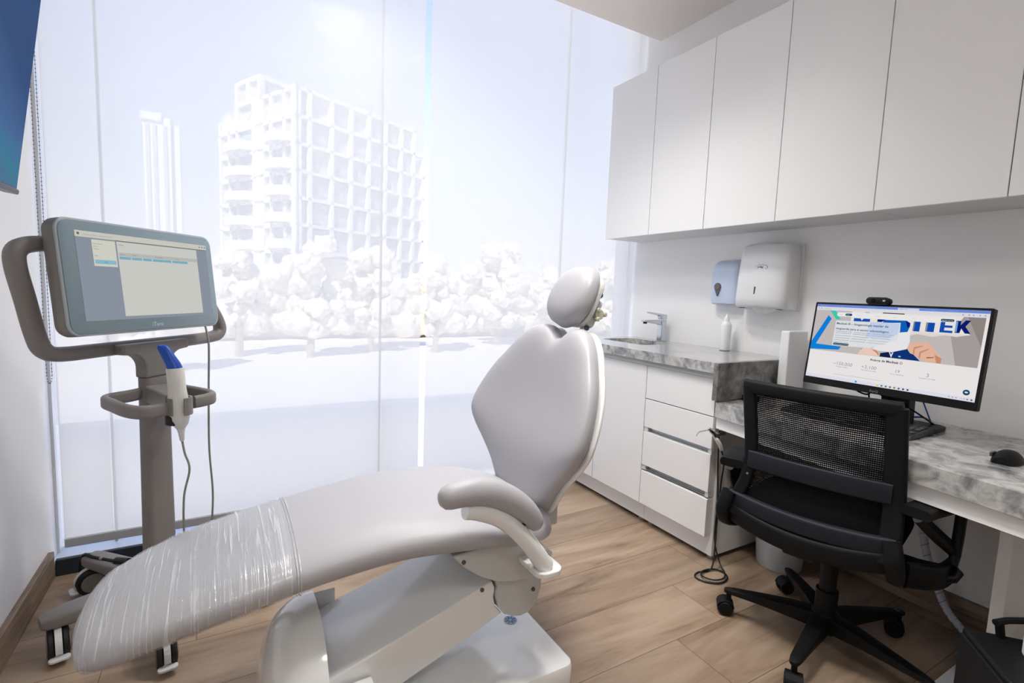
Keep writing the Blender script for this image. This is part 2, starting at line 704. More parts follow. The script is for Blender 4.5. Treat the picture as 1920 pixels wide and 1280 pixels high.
def mesh_fabric():
    m = bpy.data.materials.new('woven_chair_mesh')
    m.use_nodes = True
    n, l = m.node_tree.nodes, m.node_tree.links
    p = n['Principled BSDF']
    p.inputs['Base Color'].default_value = S(7, 7, 8)
    p.inputs['Roughness'].default_value = 0.8
    p.inputs['Specular IOR Level'].default_value = 0.2
    out = n['Material Output']
    tc = n.new('ShaderNodeTexCoord')
    s = n.new('ShaderNodeSeparateXYZ')
    l.new(tc.outputs['Object'], s.inputs[0])

    def mth(op, a, b):
        k = n.new('ShaderNodeMath')
        k.operation = op
        for i, v in enumerate((a, b)):
            if isinstance(v, (int, float)):
                k.inputs[i].default_value = v
            else:
                l.new(v, k.inputs[i])
        return k.outputs[0]
    a = mth('LESS_THAN', mth('FRACT', mth('DIVIDE', s.outputs['Z'], 0.0065), 0), 0.34)
    b = mth('LESS_THAN', mth('FRACT', mth('DIVIDE', s.outputs['Y'], 0.0055), 0), 0.62)
    h = mth('MULTIPLY', a, b)
    tr = n.new('ShaderNodeBsdfTransparent')
    mx = n.new('ShaderNodeMixShader')
    l.new(h, mx.inputs[0])
    l.new(p.outputs[0], mx.inputs[1])
    l.new(tr.outputs[0], mx.inputs[2])
    l.new(mx.outputs[0], out.inputs[0])
    return m


M_mesh = mesh_fabric()

# ------------------------------------------------------------------ the setting
XL, XR, YW, YB, ZC = -0.605, 2.39, 2.62, -1.75, 2.755
bm = NB(); box(bm, XL - 0.15, XR + 0.15, YB - 0.15, YW + 0.12, -0.12, 0.0)
struct('floor', bm, M_floor)
bm = NB(); box(bm, XL - 0.15, XL, YB, YW + 0.12, 0.0, 3.05)
struct('wall_left', bm, M_wall)
bm = NB(); box(bm, XR, XR + 0.15, YB, YW + 0.12, 0.0, 3.05)
struct('wall_right', bm, M_wall)
bm = NB(); box(bm, XL - 0.15, XR + 0.15, YB - 0.15, YB, 0.0, 3.05)
struct('wall_back', bm, M_wall)
bm = NB()
box(bm, XL, XR, YB, 2.43, ZC, 3.05)
box(bm, XL, XR, 2.43, YW + 0.12, 3.0, 3.15)
struct('ceiling', bm, M_ceil)
bm = NB(); box(bm, XL, XL + 0.018, YB, 2.488, 0.0, 0.105, 0.002)
struct('baseboard_left', bm, M_base)
bm = NB(); box(bm, XR - 0.02, XR, YB, 1.38, 0.0, 0.10, 0.002)
struct('baseboard_right', bm, M_base)

# the window wall: full height glazing, two mullions, dark bottom rail
bm = NB()
box(bm, XL + 0.018, 1.88, 2.488, 2.508, 0.0, 0.066, 0.003, 0)
box(bm, XL, XR, 2.5085, 2.66, 0.0, 0.045, 0.002, 1)
box(bm, XL, XR, 2.60, 2.66, 2.93, 3.0, 0.003, 1)
win = struct('window_1', bm, [M_frame, M_framew])
for mxx in (-0.415, 0.715, 1.845):
    bm = NB(); box(bm, mxx - 0.0045, mxx + 0.0045, 2.622, 2.640, 0.046, 2.93, 0.001)
    obj('mullion', bm, M_framew if mxx > 1 else M_mullp, win)
bm = NB(); box(bm, XL, XL + 0.010, 2.60, 2.66, 0.046, 2.93); box(bm, XR - 0.010, XR, 2.60, 2.66, 0.046, 2.93)
obj('side_frame', bm, M_framew, win)
_xs = [XL + 0.010, -0.421, -0.409, 0.709, 0.721, 1.839, 1.851, XR - 0.010]
for k in range(0, 8, 2):
    bm = NB(); box(bm, _xs[k], _xs[k + 1], 2.628, 2.634, 0.046, 2.93)
    obj('glass_pane', bm, M_glass, win)
    bm = NB(); box(bm, _xs[k] + 0.002, _xs[k + 1] - 0.002, 2.618, 2.6195, 0.10, 0.578)
    obj('frosted_film', bm, M_frost, win)
portal('window_daylight_portal', XL, XR, 2.68, 0.0, 3.0)

# ------------------------------------------------------------------ added ceiling fill lamps (unseen downlights, above the frame)
M_fill = emis('fill_diffuser', (1.0, 0.97, 0.93, 1), 6.0)
for k, (x, y) in enumerate(FILL_LAMPS):
    t = thing('added_fill_downlight', ['added unseen fill downlight above the chair backrest', 'added unseen fill downlight above the chair base', 'added unseen fill downlight by the window above the chair seat'][k],
              'ceiling light', (x, y, ZC - 0.03), 0, 'added fill downlights')
    bm = NB()
    lathe(bm, [(0.075, -0.02), (0.09, -0.02), (0.095, -0.012), (0.095, 0.0), (0.075, 0.0)], Matrix.Translation((x, y, ZC)), 32, cap=False)
    obj('trim_ring', bm, M_white, t, smooth=True)
    bm = NB(); cyl(bm, (x, y, ZC - 0.004), 0.075, 0.006, n=32)
    obj('diffuser', bm, M_fill, t)
    d = bpy.data.lights.new('downlight', 'SPOT')  # spot added as fill to brighten chair, floor and cabinets
    d.energy = FILL_W[k]
    d.spot_size = math.radians(FILL_BEAM[k][0])
    d.spot_blend = FILL_BEAM[k][1]
    d.shadow_soft_size = 0.16
    d.color = (1.0, 0.97, 0.93)
    o = bpy.data.objects.new('downlight', d)
    COL.objects.link(o)
    o.parent = t
    o.location = (0, 0, -0.002)
x, y = FILL_PANEL
t = thing('added_fill_panel', 'added square fill panel on the ceiling, unseen behind the camera', 'ceiling light', (x, y, ZC - 0.022))
bm = NB()
for a, b, c, d in ((-.21, .21, -.21, -.195), (-.21, .21, .195, .21), (-.21, -.195, -.195, .195), (.195, .21, -.195, .195)):
    box(bm, x + a, x + b, y + c, y + d, ZC - 0.022, ZC)
obj('frame', bm, M_white, t)
bm = NB(); box(bm, x - .195, x + .195, y - .195, y + .195, ZC - 0.014, ZC)
obj('diffuser', bm, emis('fill_panel_diffuser', (1.0, 0.97, 0.94, 1), 27.0), t)

# ------------------------------------------------------------------ roller blinds
def blind(x0, x1, label, chain=None, zb=0.088):
    t = thing('roller_blind', label, 'blind', ((x0 + x1) / 2, 2.545, zb), 0, 'translucent roller blinds on the window')
    bm = NB()
    g = 24
    for i in range(g):
        for j in range(1):
            pass
    vs0 = [bm.verts.new((x0 + (x1 - x0) * i / g, 2.545, zb + 0.038)) for i in range(g + 1)]
    vs1 = [bm.verts.new((x0 + (x1 - x0) * i / g, 2.545, 2.93)) for i in range(g + 1)]
    for i in range(g):
        bm.faces.new((vs0[i], vs0[i + 1], vs1[i + 1], vs1[i]))
    obj('fabric', bm, M_blind, t)
    bm = NB(); box(bm, x0, x1, 2.537, 2.553, zb, zb + 0.038, 0.004)
    obj('bottom_bar', bm, M_bar, t)
    bm = NB(); cyl(bm, ((x0 + x1) / 2, 2.56, 2.95), 0.025, x1 - x0, (1, 0, 0))
    obj('roller_tube', bm, M_framew, t)
    if chain:
        bm = NB()
        xa, xb, zlo = chain
        pts = []
        n = 150
        for s, xx in ((0, xa), (1, xb)):
            for i in range(n):
                z = zlo + 0.03 + (2.9 - zlo) * i / n
                pts.append((xx, 2.525 + 0.008 * s, z))
        for i in range(9):
            a = PI * i / 8
            pts.append(((xa + xb) / 2 + (xa - xb) / 2 * math.cos(a), 2.529, zlo + 0.03 - 0.03 * math.sin(a)))
        for p in pts:
            t2 = bmesh.new()
            bmesh.ops.create_icosphere(t2, subdivisions=1, radius=0.0026)
            merge(bm, t2, Matrix.Translation(p))
        for xx, yy in ((xa, 2.525), (xb, 2.533)):
            tube(bm, [(xx, yy, zlo + 0.03), (xx, yy, 2.92)], 0.0008, 5)
        obj('bead_chain', bm, mat('chain_beads', S(120, 122, 124), 0.4), t, smooth=True)
    return t


blind(-0.567, 0.905, 'wide translucent white roller blind behind the scanner cart', (-0.589, -0.575, 0.76))
blind(0.937, 2.375, 'narrower translucent white roller blind behind the chair backrest and sink', None, 0.05)

# ------------------------------------------------------------------ upper cabinets
XU, ZU0, ZU1 = 2.10, 1.527, 2.442
seams = [2.512, 2.140, 1.763, 1.382, 0.994, 0.624, 0.25]
ulab = ['white handleless wall cabinet closest to the window', 'white wall cabinet above the paper towel dispenser and desk end', 'white wall cabinet above the computer monitor, farthest from the window']
for k in range(3):
    y1, y0 = seams[2 * k], seams[2 * k + 2]
    t = thing('wall_cabinet', ulab[k], 'cabinet', ((XU + XR) / 2, (y0 + y1) / 2, ZU0), 0, 'white wall cabinets in a row')
    bm = NB(); box(bm, XU + 0.021, XR - 0.001, y0 + 0.001, y1 - 0.001, ZU0, ZU1, 0.001)
    obj('body', bm, M_cab_in, t)
    for j in range(2):
        a, b = seams[2 * k + j + 1], seams[2 * k + j]
        bm = NB(); box(bm, XU, XU + 0.019, a + 0.0016, b - 0.0016, ZU0 - 0.001, ZU1, 0.001)
        obj('door', bm, M_cab, t)

# ------------------------------------------------------------------ base cabinets
XF, YE, ZT = 1.845, 1.405, 0.906
t = thing('drawer_cabinet', 'white base cabinet with drawers under the stone counter beside the desk', 'cabinet', (2.13, 1.62, 0))
bm = NB()
box(bm, 1.889, XR - 0.001, YE + 0.002, 1.826, 0.022, 0.835, 0.001)
obj('body', bm, M_cab, t)
for y in (1.43, 1.80):
    for x in (1.92, 2.33):
        bm = NB(); cyl(bm, (x, y, 0.011), 0.018, 0.022)
        obj('foot', bm, M_alu, t)
zs = [(0.668, 0.833), (0.522, 0.664), (0.325, 0.497), (0.120, 0.293)]
for k, (a, b) in enumerate(zs):
    bm = NB(); box(bm, XF, 1.888, YE + 0.012, 1.824, a, b, 0.0015)
    d = obj('drawer', bm, M_cab, t)
    if k in (1, 2):
        bm = NB()
        box(bm, XF + 0.022, 1.888, YE + 0.03, 1.80, a - 0.024, a - 0.001, 0.0008)
        box(bm, XF + 0.010, XF + 0.022, YE + 0.03, 1.80, a - 0.024, a - 0.020)
        obj('grip_rail', bm, M_alu, d)
        for y0_, y1_ in ((YE + 0.012, YE + 0.03), (1.80, 1.824)):
            bm = NB(); box(bm, XF + 0.004, 1.888, y0_, y1_, a - 0.024, a - 0.001)
            obj('end_cap', bm, M_whitem, d)
t = thing('sink_cabinet', 'white base cabinet with plain doors under the sink', 'cabinet', (2.13, 2.17, 0))
bm = NB()
box(bm, 1.889, XR - 0.001, 1.828, 2.51, 0.022, 0.835, 0.001)
obj('body', bm, M_cab, t)
for y in (1.87, 2.45):
    for x in (1.92, 2.33):
        bm = NB(); cyl(bm, (x, y, 0.011), 0.018, 0.022)
        obj('foot', bm, M_alu, t)
for a, b in ((1.828, 2.208), (2.212, 2.508)):
    bm = NB(); box(bm, XF, 1.888, a, b - 0.002, 0.120, 0.833, 0.0015)
    obj('door', bm, M_cab, t)

# ------------------------------------------------------------------ counter with sink hole
t = thing('stone_countertop', 'grey veined stone countertop with dark end panel on the white base cabinets', 'countertop', (2.1, 1.95, 0.84))
SX0, SX1, SY0, SY1 = 2.03, 2.29, 2.06, 2.42


def plate_with_hole(bm, X0, X1, Y0, Y1, z0, z1, hole):
    t2 = bmesh.new()
    o = [(X0, Y0), (X1, Y0), (X1, Y1), (X0, Y1)]
    n = len(hole)
    ov0 = [t2.verts.new((x, y, z1)) for x, y in o]
    ov1 = [t2.verts.new((x, y, z0)) for x, y in o]
    h0 = [t2.verts.new((x, y, z1)) for x, y in hole]
    h1 = [t2.verts.new((x, y, z0)) for x, y in hole]
    cx, cy = sum(p[0] for p in hole) / n, sum(p[1] for p in hole) / n

    def ci(p):
        d = [abs(math.atan2(math.sin(math.atan2(p[1] - cy, p[0] - cx) - math.atan2(q[1] - cy, q[0] - cx)),
                            math.cos(math.atan2(p[1] - cy, p[0] - cx) - math.atan2(q[1] - cy, q[0] - cx)))) for q in hole]
        return d.index(min(d))
    idx = [ci(p) for p in o]
    for top, O_, H_ in ((True, ov0, h0), (False, ov1, h1)):
        for k in range(4):
            a, b = idx[k], idx[(k + 1) % 4]
            seq = []
            i = a
            while True:
                seq.append(H_[i])
                if i == b:
                    break
                i = (i + 1) % n
            t2.faces.new([O_[k]] + seq + [O_[(k + 1) % 4]])
    for i in range(n):
        j = (i + 1) % n
        t2.faces.new((h0[i], h0[j], h1[j], h1[i]))
    for k in range(4):
        j = (k + 1) % 4
        t2.faces.new((ov0[k], ov0[j], ov1[j], ov1[k]))
    bmesh.ops.recalc_face_normals(t2, faces=t2.faces[:])
    merge(bm, t2)


hole = [((SX0 + SX1) / 2 + a, (SY0 + SY1) / 2 + b) for a, b in rrect(SX1 - SX0, SY1 - SY0, 0.05, 6)]
bm = NB()
plate_with_hole(bm, 1.822, XR - 0.001, YE + 0.012, 2.51, ZT - 0.046, ZT, hole)
obj('slab', bm, M_stone, t)
bm = NB(); box(bm, 1.832, 1.90, YE + 0.014, 2.51, 0.836, ZT - 0.0465)
obj('under_strip', bm, M_strip, t)
bm = NB(); box(bm, 1.822, XR - 0.001, YE - 0.012, YE + 0.0115, 0.7425, ZT, 0.001)
obj('end_panel', bm, M_stone_end, t)
bm = NB()
rings = []
cxs, cys = (SX0 + SX1) / 2, (SY0 + SY1) / 2
for dz, sc in ((-0.047, 1.03), (-0.19, 1.0), (-0.205, 0.94), (-0.207, 0.3)):
    rings.append([(cxs + (x - cxs) * sc, cys + (y - cys) * sc, ZT + dz) for x, y in hole])
loft(bm, rings, cap=False)
tmp = bm.verts[-len(hole):] if False else None
bm.verts.ensure_lookup_table()
bm.faces.new([bm.verts[i] for i in range(len(bm.verts) - len(hole), len(bm.verts))])
sk = obj('sink', bm, M_steel, None, smooth=True)
tag(sk, 'undermount steel sink basin set into the stone counter by the window', 'sink')

# faucet
fx, fy = 2.325, 2.205
t = thing('faucet', 'square chrome mixer tap beside the sink', 'faucet', (fx, fy, ZT))
bm = NB()
box(bm, fx - 0.024, fx + 0.024, fy - 0.024, fy + 0.024, ZT, ZT + 0.005, 0.002)
box(bm, fx - 0.019, fx + 0.019, fy - 0.019, fy + 0.019, ZT + 0.005, ZT + 0.125, 0.003)
obj('body', bm, M_chrome, t)
bm = NB()
prism(bm, [(0.018, 0.09), (-0.03, 0.104), (-0.125, 0.118), (-0.125, 0.128), (0.018, 0.135)], lambda u, v, w: (fx + u, fy + w + u * -0.25, ZT + v), -0.017, 0.017, bev=0.002)
sp = obj('spout', bm, M_chrome, t)
bm = NB(); cyl(bm, (fx - 0.112, fy + 0.028, ZT + 0.114), 0.012, 0.014)
obj('aerator', bm, M_black, sp)
bm = NB()
prism(bm, [(0.019, 0.137), (0.019, 0.165), (-0.095, 0.178), (-0.095, 0.172), (-0.02, 0.155), (-0.016, 0.137)], lambda u, v, w: (fx + u, fy + w + u * -0.2, ZT + v), -0.018, 0.018, bev=0.002)
obj('lever', bm, M_chrome, t)

# spray can on the counter
t = thing('spray_bottle', 'slim white bottle standing on the stone counter by the wall', 'bottle', (2.318, 1.745, ZT))
bm = NB()
Mb = Matrix.Translation((2.318, 1.745, ZT))
lathe(bm, [(0.0, 0.0), (0.024, 0.0), (0.0255, 0.003), (0.0265, 0.12), (0.0265, 0.135), (0.022, 0.148), (0.013, 0.156)], Mb, 28, cap=False)
obj('body', bm, M_case, t, smooth=True)
bm = NB(); lathe(bm, [(0.0135, 0.156), (0.0125, 0.176), (0.006, 0.184), (0.004, 0.196), (0.0, 0.197)], Mb, 20, cap=False)
obj('cap', bm, M_white, t, smooth=True)
bm = NB(); lathe(bm, [(0.0255, 0.0005), (0.0262, 0.0005), (0.0262, 0.003), (0.0255, 0.003)], Mb, 28, cap=False)
obj('base_ring', bm, M_slate, t)

# ------------------------------------------------------------------ wall dispensers
t = thing('soap_dispenser', 'pale blue soap dispenser with round brown window on the wall', 'soap dispenser', (2.36, 1.787, 1.15))
bm = NB()
rings = []
for z, d, w in ((1.150, 0.055, 0.172), (1.156, 0.066, 0.178), (1.20, 0.072, 0.180), (1.27, 0.076, 0.178), (1.33, 0.074, 0.172), (1.36, 0.064, 0.164), (1.378, 0.046, 0.150), (1.386, 0.025, 0.13)):
    ring = []
    for k in range(25):
        a = PI * k / 24
        ring.append((XR - 0.001 - d * abs(math.sin(a)) ** 0.45, 1.787 + w / 2 * sgp(math.cos(a), 0.45), z))
    ring.append((XR - 0.001, 1.787 - w / 2 * 0.98, z))
    ring.append((XR - 0.001, 1.787 + w / 2 * 0.98, z))
    rings.append(ring)
loft(bm, rings)
obj('cover', bm, M_dispb, t, smooth=True, angle=50)
drop = [(0.018 * math.cos(math.radians(a)), 0.018 * math.sin(math.radians(a))) for a in range(-30, 211, 15)] + [(0.002, -0.045), (-0.002, -0.045)]
drop = [(0.021 * math.cos(math.radians(a)), 0.021 * math.sin(math.radians(a))) for a in range(-25, 206, 15)] + [(-0.0015, -0.050), (0.0015, -0.050)]
dp = lambda u, v, w: (XR - 0.0735 - w, 1.815 - u, 1.243 + v)
bm = NB(); prism(bm, drop, dp, 0.0, 0.0055)
obj('trim', bm, M_slate, t)
bm = NB(); prism(bm, [(0.016 * math.cos(2 * PI * k / 24), 0.016 * math.sin(2 * PI * k / 24)) for k in range(24)], dp, 0.005, 0.008)
obj('level_window', bm, M_brown, t)

t = thing('paper_towel_dispenser', 'large white paper towel dispenser on the wall beside the soap dispenser', 'paper towel dispenser', (2.34, 1.53, 1.13))
bm = NB()
ty, tw = 1.548, 0.280
rings = []
for z, d, w in ((1.140, 0.108, 0.268), (1.148, 0.118, 0.278), (1.19, 0.121, 0.280), (1.30, 0.113, 0.276), (1.40, 0.100, 0.270), (1.435, 0.092, 0.264), (1.449, 0.078, 0.256)):
    ring = []
    for k in range(33):
        a = PI * k / 32
        y_ = ty + w / 2 * sgp(math.cos(a), 0.30)
        ring.append((XR - 0.012 - (d - 0.012) * abs(math.sin(a)) ** 0.30 - 0.012 * (1 - ((y_ - ty) / (w / 2)) ** 2), y_, z + 0.010 * (1 - ((y_ - ty) / (w / 2)) ** 2) * (1 if z > 1.3 else 0.6)))
    ring.append((XR - 0.012, ty - w / 2, z))
    ring.append((XR - 0.012, ty + w / 2, z))
    rings.append(ring)
loft(bm, rings)
obj('cover', bm, M_dispw, t, smooth=True, angle=50)
bm = NB(); box(bm, XR - 0.012, XR - 0.001, ty - 0.146, ty + 0.142, 1.132, 1.452, 0.003)
obj('back_plate', bm, M_dispw, t)
XD = XR - 0.131
bm = NB()
prism(bm, rrect(0.006, 0.046, 0.0028, 4), lambda u, v, w: (XD + 0.0055 - w, 1.560 - u + 0.07 * 0 - v * 0.04, 1.222 + v), 0.0, 0.006)
obj('level_slot', bm, M_slot, t)
# oval maker's badge with its lettering
bm = NB()
el = [(0.034 * math.cos(2 * PI * k / 40), 0.0135 * math.sin(2 * PI * k / 40)) for k in range(40)]
el2 = [(0.0325 * math.cos(2 * PI * k / 40), 0.0122 * math.sin(2 * PI * k / 40)) for k in range(40)]
bf = lambda u, v, w: (XD + 0.0155 - w + 0.06 * v * 0.9, 1.541 - u, 1.339 + v)
prism(bm, el, bf, 0.0, 0.0045, mi=0)
prism(bm, el2, bf, 0.0045, 0.0052, mi=1)
Mt = Matrix(((0, 0, -1, XD + 0.0100), (-1, 0.0, 0, 1.560), (0, 1, 0, 1.334), (0, 0, 0, 1)))
text_into(bm, 'jofel', Mt, 0.017, 0, 0.0005)
obj('badge', bm, [mat('badge_ink', S(70, 78, 96), 0.5), M_dispw], t)
for y in (ty + 0.10, ty - 0.10):
    bm = NB(); box(bm, XR - 0.10, XR - 0.085, y - 0.012, y + 0.012, 1.1375, 1.1405)
    obj('catch', bm, M_slot, t)
bm = NB()
rings = []
for k in range(15):
    u = -1 + 2 * k / 14
    y = ty + 0.005 - u * 0.095
    h = 0.030 * (1 - abs(u) ** 1.6) + 0.003
    fold = 0.006 * math.sin(u * 9)
    rings.append([(XR - 0.085 + fold, y, 1.145), (XR - 0.045 + fold, y, 1.145), (XR - 0.052 + fold, y, 1.145 - h * 0.8), (XR - 0.066 + fold, y, 1.145 - h), (XR - 0.078 + fold, y, 1.145 - h * 0.8)])
loft(bm, rings)
tag(obj('paper_towel', bm, M_paper, None, smooth=True), 'folded white paper towel hanging from the white wall dispenser', 'paper towel')

# ------------------------------------------------------------------ desk
t = thing('desk', 'grey stone topped desk along the wall under the monitor', 'desk', (2.12, 0.85, 0))
ZD = 0.737
dpoly = [(1.835, YE + 0.0), (XR - 0.001, YE + 0.0), (XR - 0.001, 0.10), (1.640, 0.10)]
bm = NB(); prism(bm, dpoly, lambda u, v, w: (u, v, w), ZD - 0.066, ZD, bev=0.002)
obj('top', bm, M_stone, t)
dp2 = [(1.850, YE), (1.868, YE), (1.676, 0.10), (1.658, 0.10)]
bm = NB(); prism(bm, dp2, lambda u, v, w: (u, v, w), ZD - 0.117, ZD - 0.0665)
obj('apron', bm, M_cab, t)
bm = NB(); box(bm, 1.90, XR - 0.021, 0.455, 0.485, 0.0, ZD - 0.067, 0.001)
obj('side_panel', bm, M_cab, t)

# ------------------------------------------------------------------ monitor
mon_c = Vector((2.052, 0.881, 1.030))
mu = Vector((0.004, -1.0, 0)).normalized()
mn = Vector((-0.991, 0, 0.131)).normalized()
mv = mu.cross(mn)
if mv.z > 0:
    mv = -mv
t = thing('computer_monitor', 'black computer monitor with a lit web page on the stone desk', 'monitor', (2.17, 0.88, ZD))
mp = lambda u, v, w: mon_c + mu * u - mv * v + mn * w
bm = NB(); prism(bm, rrect(0.543, 0.325, 0.004, 2), lambda u, v, w: mp(u, v - 0.0095, w), -0.028, 0.0, bev=0.002)
obj('housing', bm, M_black, t)
bm = NB()
prism(bm, rrect(0.36, 0.2, 0.03, 3), lambda u, v, w: mp(u, v, w), -0.055, -0.027, bev=0.006)
obj('back_bulge', bm, M_black, t)
W, Hh = 0.527, 0.290
F = Flat(mon_c - mu * (W / 2) + (-mv) * (Hh / 2) + mn * 0.0006, mu * W, mv * Hh, mn)
K = 0.92
ew = lambda n_, *c: emis(n_, S(*c), K)
W_ = ew('screen_white', 238, 234, 234)
F.rect(0, 0, 1, 1, W_, 0)
F.rect(0, 0, 1, 0.034, ew('screen_tab_blue', 112, 140, 214), 1)
F.rect(0.527, 0.010, 0.647, 0.034, ew('screen_tab', 214, 220, 240), 2)
F.rect(0, 0.034, 1, 0.080, ew('screen_bar', 224, 224, 232), 1)
INK = ew('screen_ink', 70, 84, 110)
PALE = ew('screen_pale_ink', 150, 156, 168)
F.text('meditek.mx', 0.05, 0.066, 0.020, PALE, 2)
for u in (0.012, 0.03, 0.87, 0.90, 0.92, 0.95, 0.975):
    F.pill(u, 0.050, u + 0.008, 0.064, PALE, 2)
for u in (0.03, 0.14, 0.24, 0.34, 0.68, 0.80):
    F.text('Meditek - clinica', u, 0.024, 0.013, ew('tab_ink', 170, 186, 230), 2)
F.text('Meditek - inicio', 0.535, 0.026, 0.014, INK, 3)
# hero photograph: wall, letters, paper, hands, shirt
F.rect(0, 0.080, 0.985, 0.628, ew('hero_wall', 196, 190, 188), 1)
F.poly([(0.80, 0.080), (0.985, 0.080), (0.985, 0.628), (0.88, 0.628)], ew('hero_wall_shade', 168, 160, 158), 2)
F.poly([(0.90, 0.080), (0.985, 0.080), (0.985, 0.40)], ew('hero_wall_shade2', 146, 136, 132), 3)
F.poly([(0.25, 0.080), (0.88, 0.080), (0.86, 0.16), (0.925, 0.28), (0.60, 0.31), (0.25, 0.22)], ew('hero_glare', 236, 232, 228), 4)
F.poly([(0.55, 0.28), (0.93, 0.275), (0.86, 0.31), (0.80, 0.30), (0.74, 0.33), (0.66, 0.31), (0.58, 0.36)], ew('hero_glare2', 226, 220, 216), 4)
F.rect(0.444, 0.076, 0.571, 0.087, ew('hero_dark', 60, 40, 40), 5)
F.rect(0.335, 0.080, 0.365, 0.090, ew('hero_lilac', 160, 176, 226), 5)
LB, LD = ew('letter_blue', 20, 78, 178), ew('letter_navy', 10, 30, 110)
F.poly([(0.270, 0.166), (0.312, 0.166), (0.322, 0.192), (0.332, 0.166), (0.374, 0.166), (0.374, 0.208), (0.270, 0.208)], LB, 6)
F.poly([(0.419, 0.163), (0.470, 0.163), (0.445, 0.196), (0.419, 0.196)], LD, 6)
F.poly([(0.462, 0.166), (0.590, 0.160), (0.612, 0.185), (0.614, 0.225), (0.604, 0.300), (0.563, 0.318), (0.558, 0.19), (0.45, 0.205)], ew('letter_d', 14, 96, 190), 6)
F.poly([(0.585, 0.162), (0.612, 0.190), (0.612, 0.230), (0.600, 0.245)], LD, 7)
F.rect(0.634, 0.164, 0.668, 0.280, LB, 6)
F.rect(0.630, 0.164, 0.638, 0.276, ew('letter_edge', 120, 130, 160), 7)
F.rect(0.703, 0.166, 0.744, 0.274, LB, 6)
F.rect(0.698, 0.166, 0.708, 0.270, ew('letter_edge2', 140, 140, 160), 7)
F.poly([(0.772, 0.150), (0.795, 0.150), (0.795, 0.186), (0.834, 0.186), (0.834, 0.212), (0.795, 0.212), (0.795, 0.244), (0.838, 0.244), (0.838, 0.270), (0.772, 0.270)], LB, 6)
F.poly([(0.848, 0.127), (0.872, 0.127), (0.872, 0.175), (0.893, 0.118), (0.918, 0.118), (0.896, 0.188), (0.925, 0.264), (0.898, 0.264), (0.878, 0.212), (0.872, 0.264), (0.848, 0.264)], LD, 6)
F.poly([(0.849, 0.135), (0.858, 0.135), (0.858, 0.255), (0.849, 0.255)], ew('letter_glint', 110, 170, 230), 7)
F.poly([(0.098, 0.080), (0.138, 0.082), (0.183, 0.196), (0.152, 0.200)], ew('hero_green', 62, 206, 176), 4)
F.poly([(0.093, 0.148), (0.119, 0.192), (0.036, 0.545), (0.216, 0.553), (0.202, 0.597), (0.0, 0.622), (0.0, 0.52)], ew('hero_blue', 16, 130, 222), 4)
SK, SK2, SK3 = ew('skin', 232, 184, 160), ew('skin_shade', 206, 140, 110), ew('skin_light', 240, 206, 190)
F.poly([(0.47, 0.593), (0.618, 0.488), (0.70, 0.624), (0.469, 0.624)], ew('shirt_blue', 16, 52, 120), 5)
F.poly([(0.47, 0.580), (0.520, 0.555), (0.535, 0.624), (0.47, 0.624)], ew('shirt_navy', 20, 34, 74), 6)
F.poly([(0.519, 0.553), (0.547, 0.554), (0.538, 0.624)], ew('shirt_v', 224, 230, 240), 7)
F.poly([(0.525, 0.556), (0.542, 0.556), (0.535, 0.585)], ew('shirt_v2', 60, 84, 130), 8)
F.pill(0.578, 0.588, 0.592, 0.606, ew('shirt_badge', 140, 210, 190), 7)
F.poly([(0.416, 0.532), (0.555, 0.31), (0.62, 0.290), (0.628, 0.416), (0.618, 0.500), (0.536, 0.555), (0.46, 0.555)], ew('hero_paper', 236, 234, 238), 8)
F.poly([(0.335, 0.624), (0.346, 0.560), (0.372, 0.532), (0.415, 0.533), (0.446, 0.548), (0.466, 0.590), (0.469, 0.624)], SK3, 9)
F.poly([(0.415, 0.545), (0.446, 0.552), (0.464, 0.590), (0.464, 0.620), (0.448, 0.585)], SK2, 10)
F.poly([(0.346, 0.562), (0.360, 0.540), (0.352, 0.560)], ew('hero_cuff', 80, 70, 66), 10)
F.poly([(0.624, 0.440), (0.650, 0.415), (0.700, 0.398), (0.722, 0.396), (0.755, 0.446), (0.785, 0.515), (0.808, 0.560), (0.808, 0.624), (0.725, 0.624), (0.695, 0.600), (0.674, 0.562), (0.640, 0.545), (0.622, 0.500)], SK, 9)
F.poly([(0.655, 0.470), (0.700, 0.440), (0.704, 0.446), (0.662, 0.486), (0.664, 0.555), (0.656, 0.545)], SK2, 10)
F.poly([(0.690, 0.515), (0.735, 0.470), (0.738, 0.478), (0.698, 0.528), (0.698, 0.592), (0.690, 0.585)], SK2, 10)
F.poly([(0.730, 0.570), (0.768, 0.560), (0.770, 0.568), (0.735, 0.582)], ew('skin_crease', 150, 90, 66), 10)
F.poly([(0.770, 0.530), (0.808, 0.565), (0.808, 0.624), (0.786, 0.624)], SK2, 10)
# page furniture over the hero
F.pill(0.152, 0.100, 0.838, 0.154, ew('screen_nav', 240, 238, 236), 5)
F.text('Inicio', 0.170, 0.133, 0.018, PALE, 6)
F.pill(0.209, 0.112, 0.254, 0.143, ew('screen_teal', 20, 70, 96), 6)
F.text('Inicio', 0.217, 0.133, 0.018, W_, 7)
F.pill(0.770, 0.114, 0.838, 0.144, ew('screen_teal2', 20, 70, 96), 6)
F.text('Agenda una cita', 0.776, 0.135, 0.016, W_, 7)
for k, s in enumerate(('Nosotros', 'Productos', 'Soporte', 'Blog')):
    F.text(s, 0.29 + 0.11 * k, 0.133, 0.015, ew('nav_ink%d' % k, 186, 190, 198), 6)
F.poly([(0.153, 0.212), (0.559, 0.196), (0.556, 0.40), (0.470, 0.48), (0.400, 0.535), (0.153, 0.545)], ew('screen_card', 226, 228, 232), 12)
F.poly([(0.382, 0.205), (0.556, 0.198), (0.552, 0.33), (0.50, 0.40), (0.365, 0.40)], ew('screen_card_blue', 198, 212, 238), 13)
TI = ew('title_ink', 52, 84, 110)
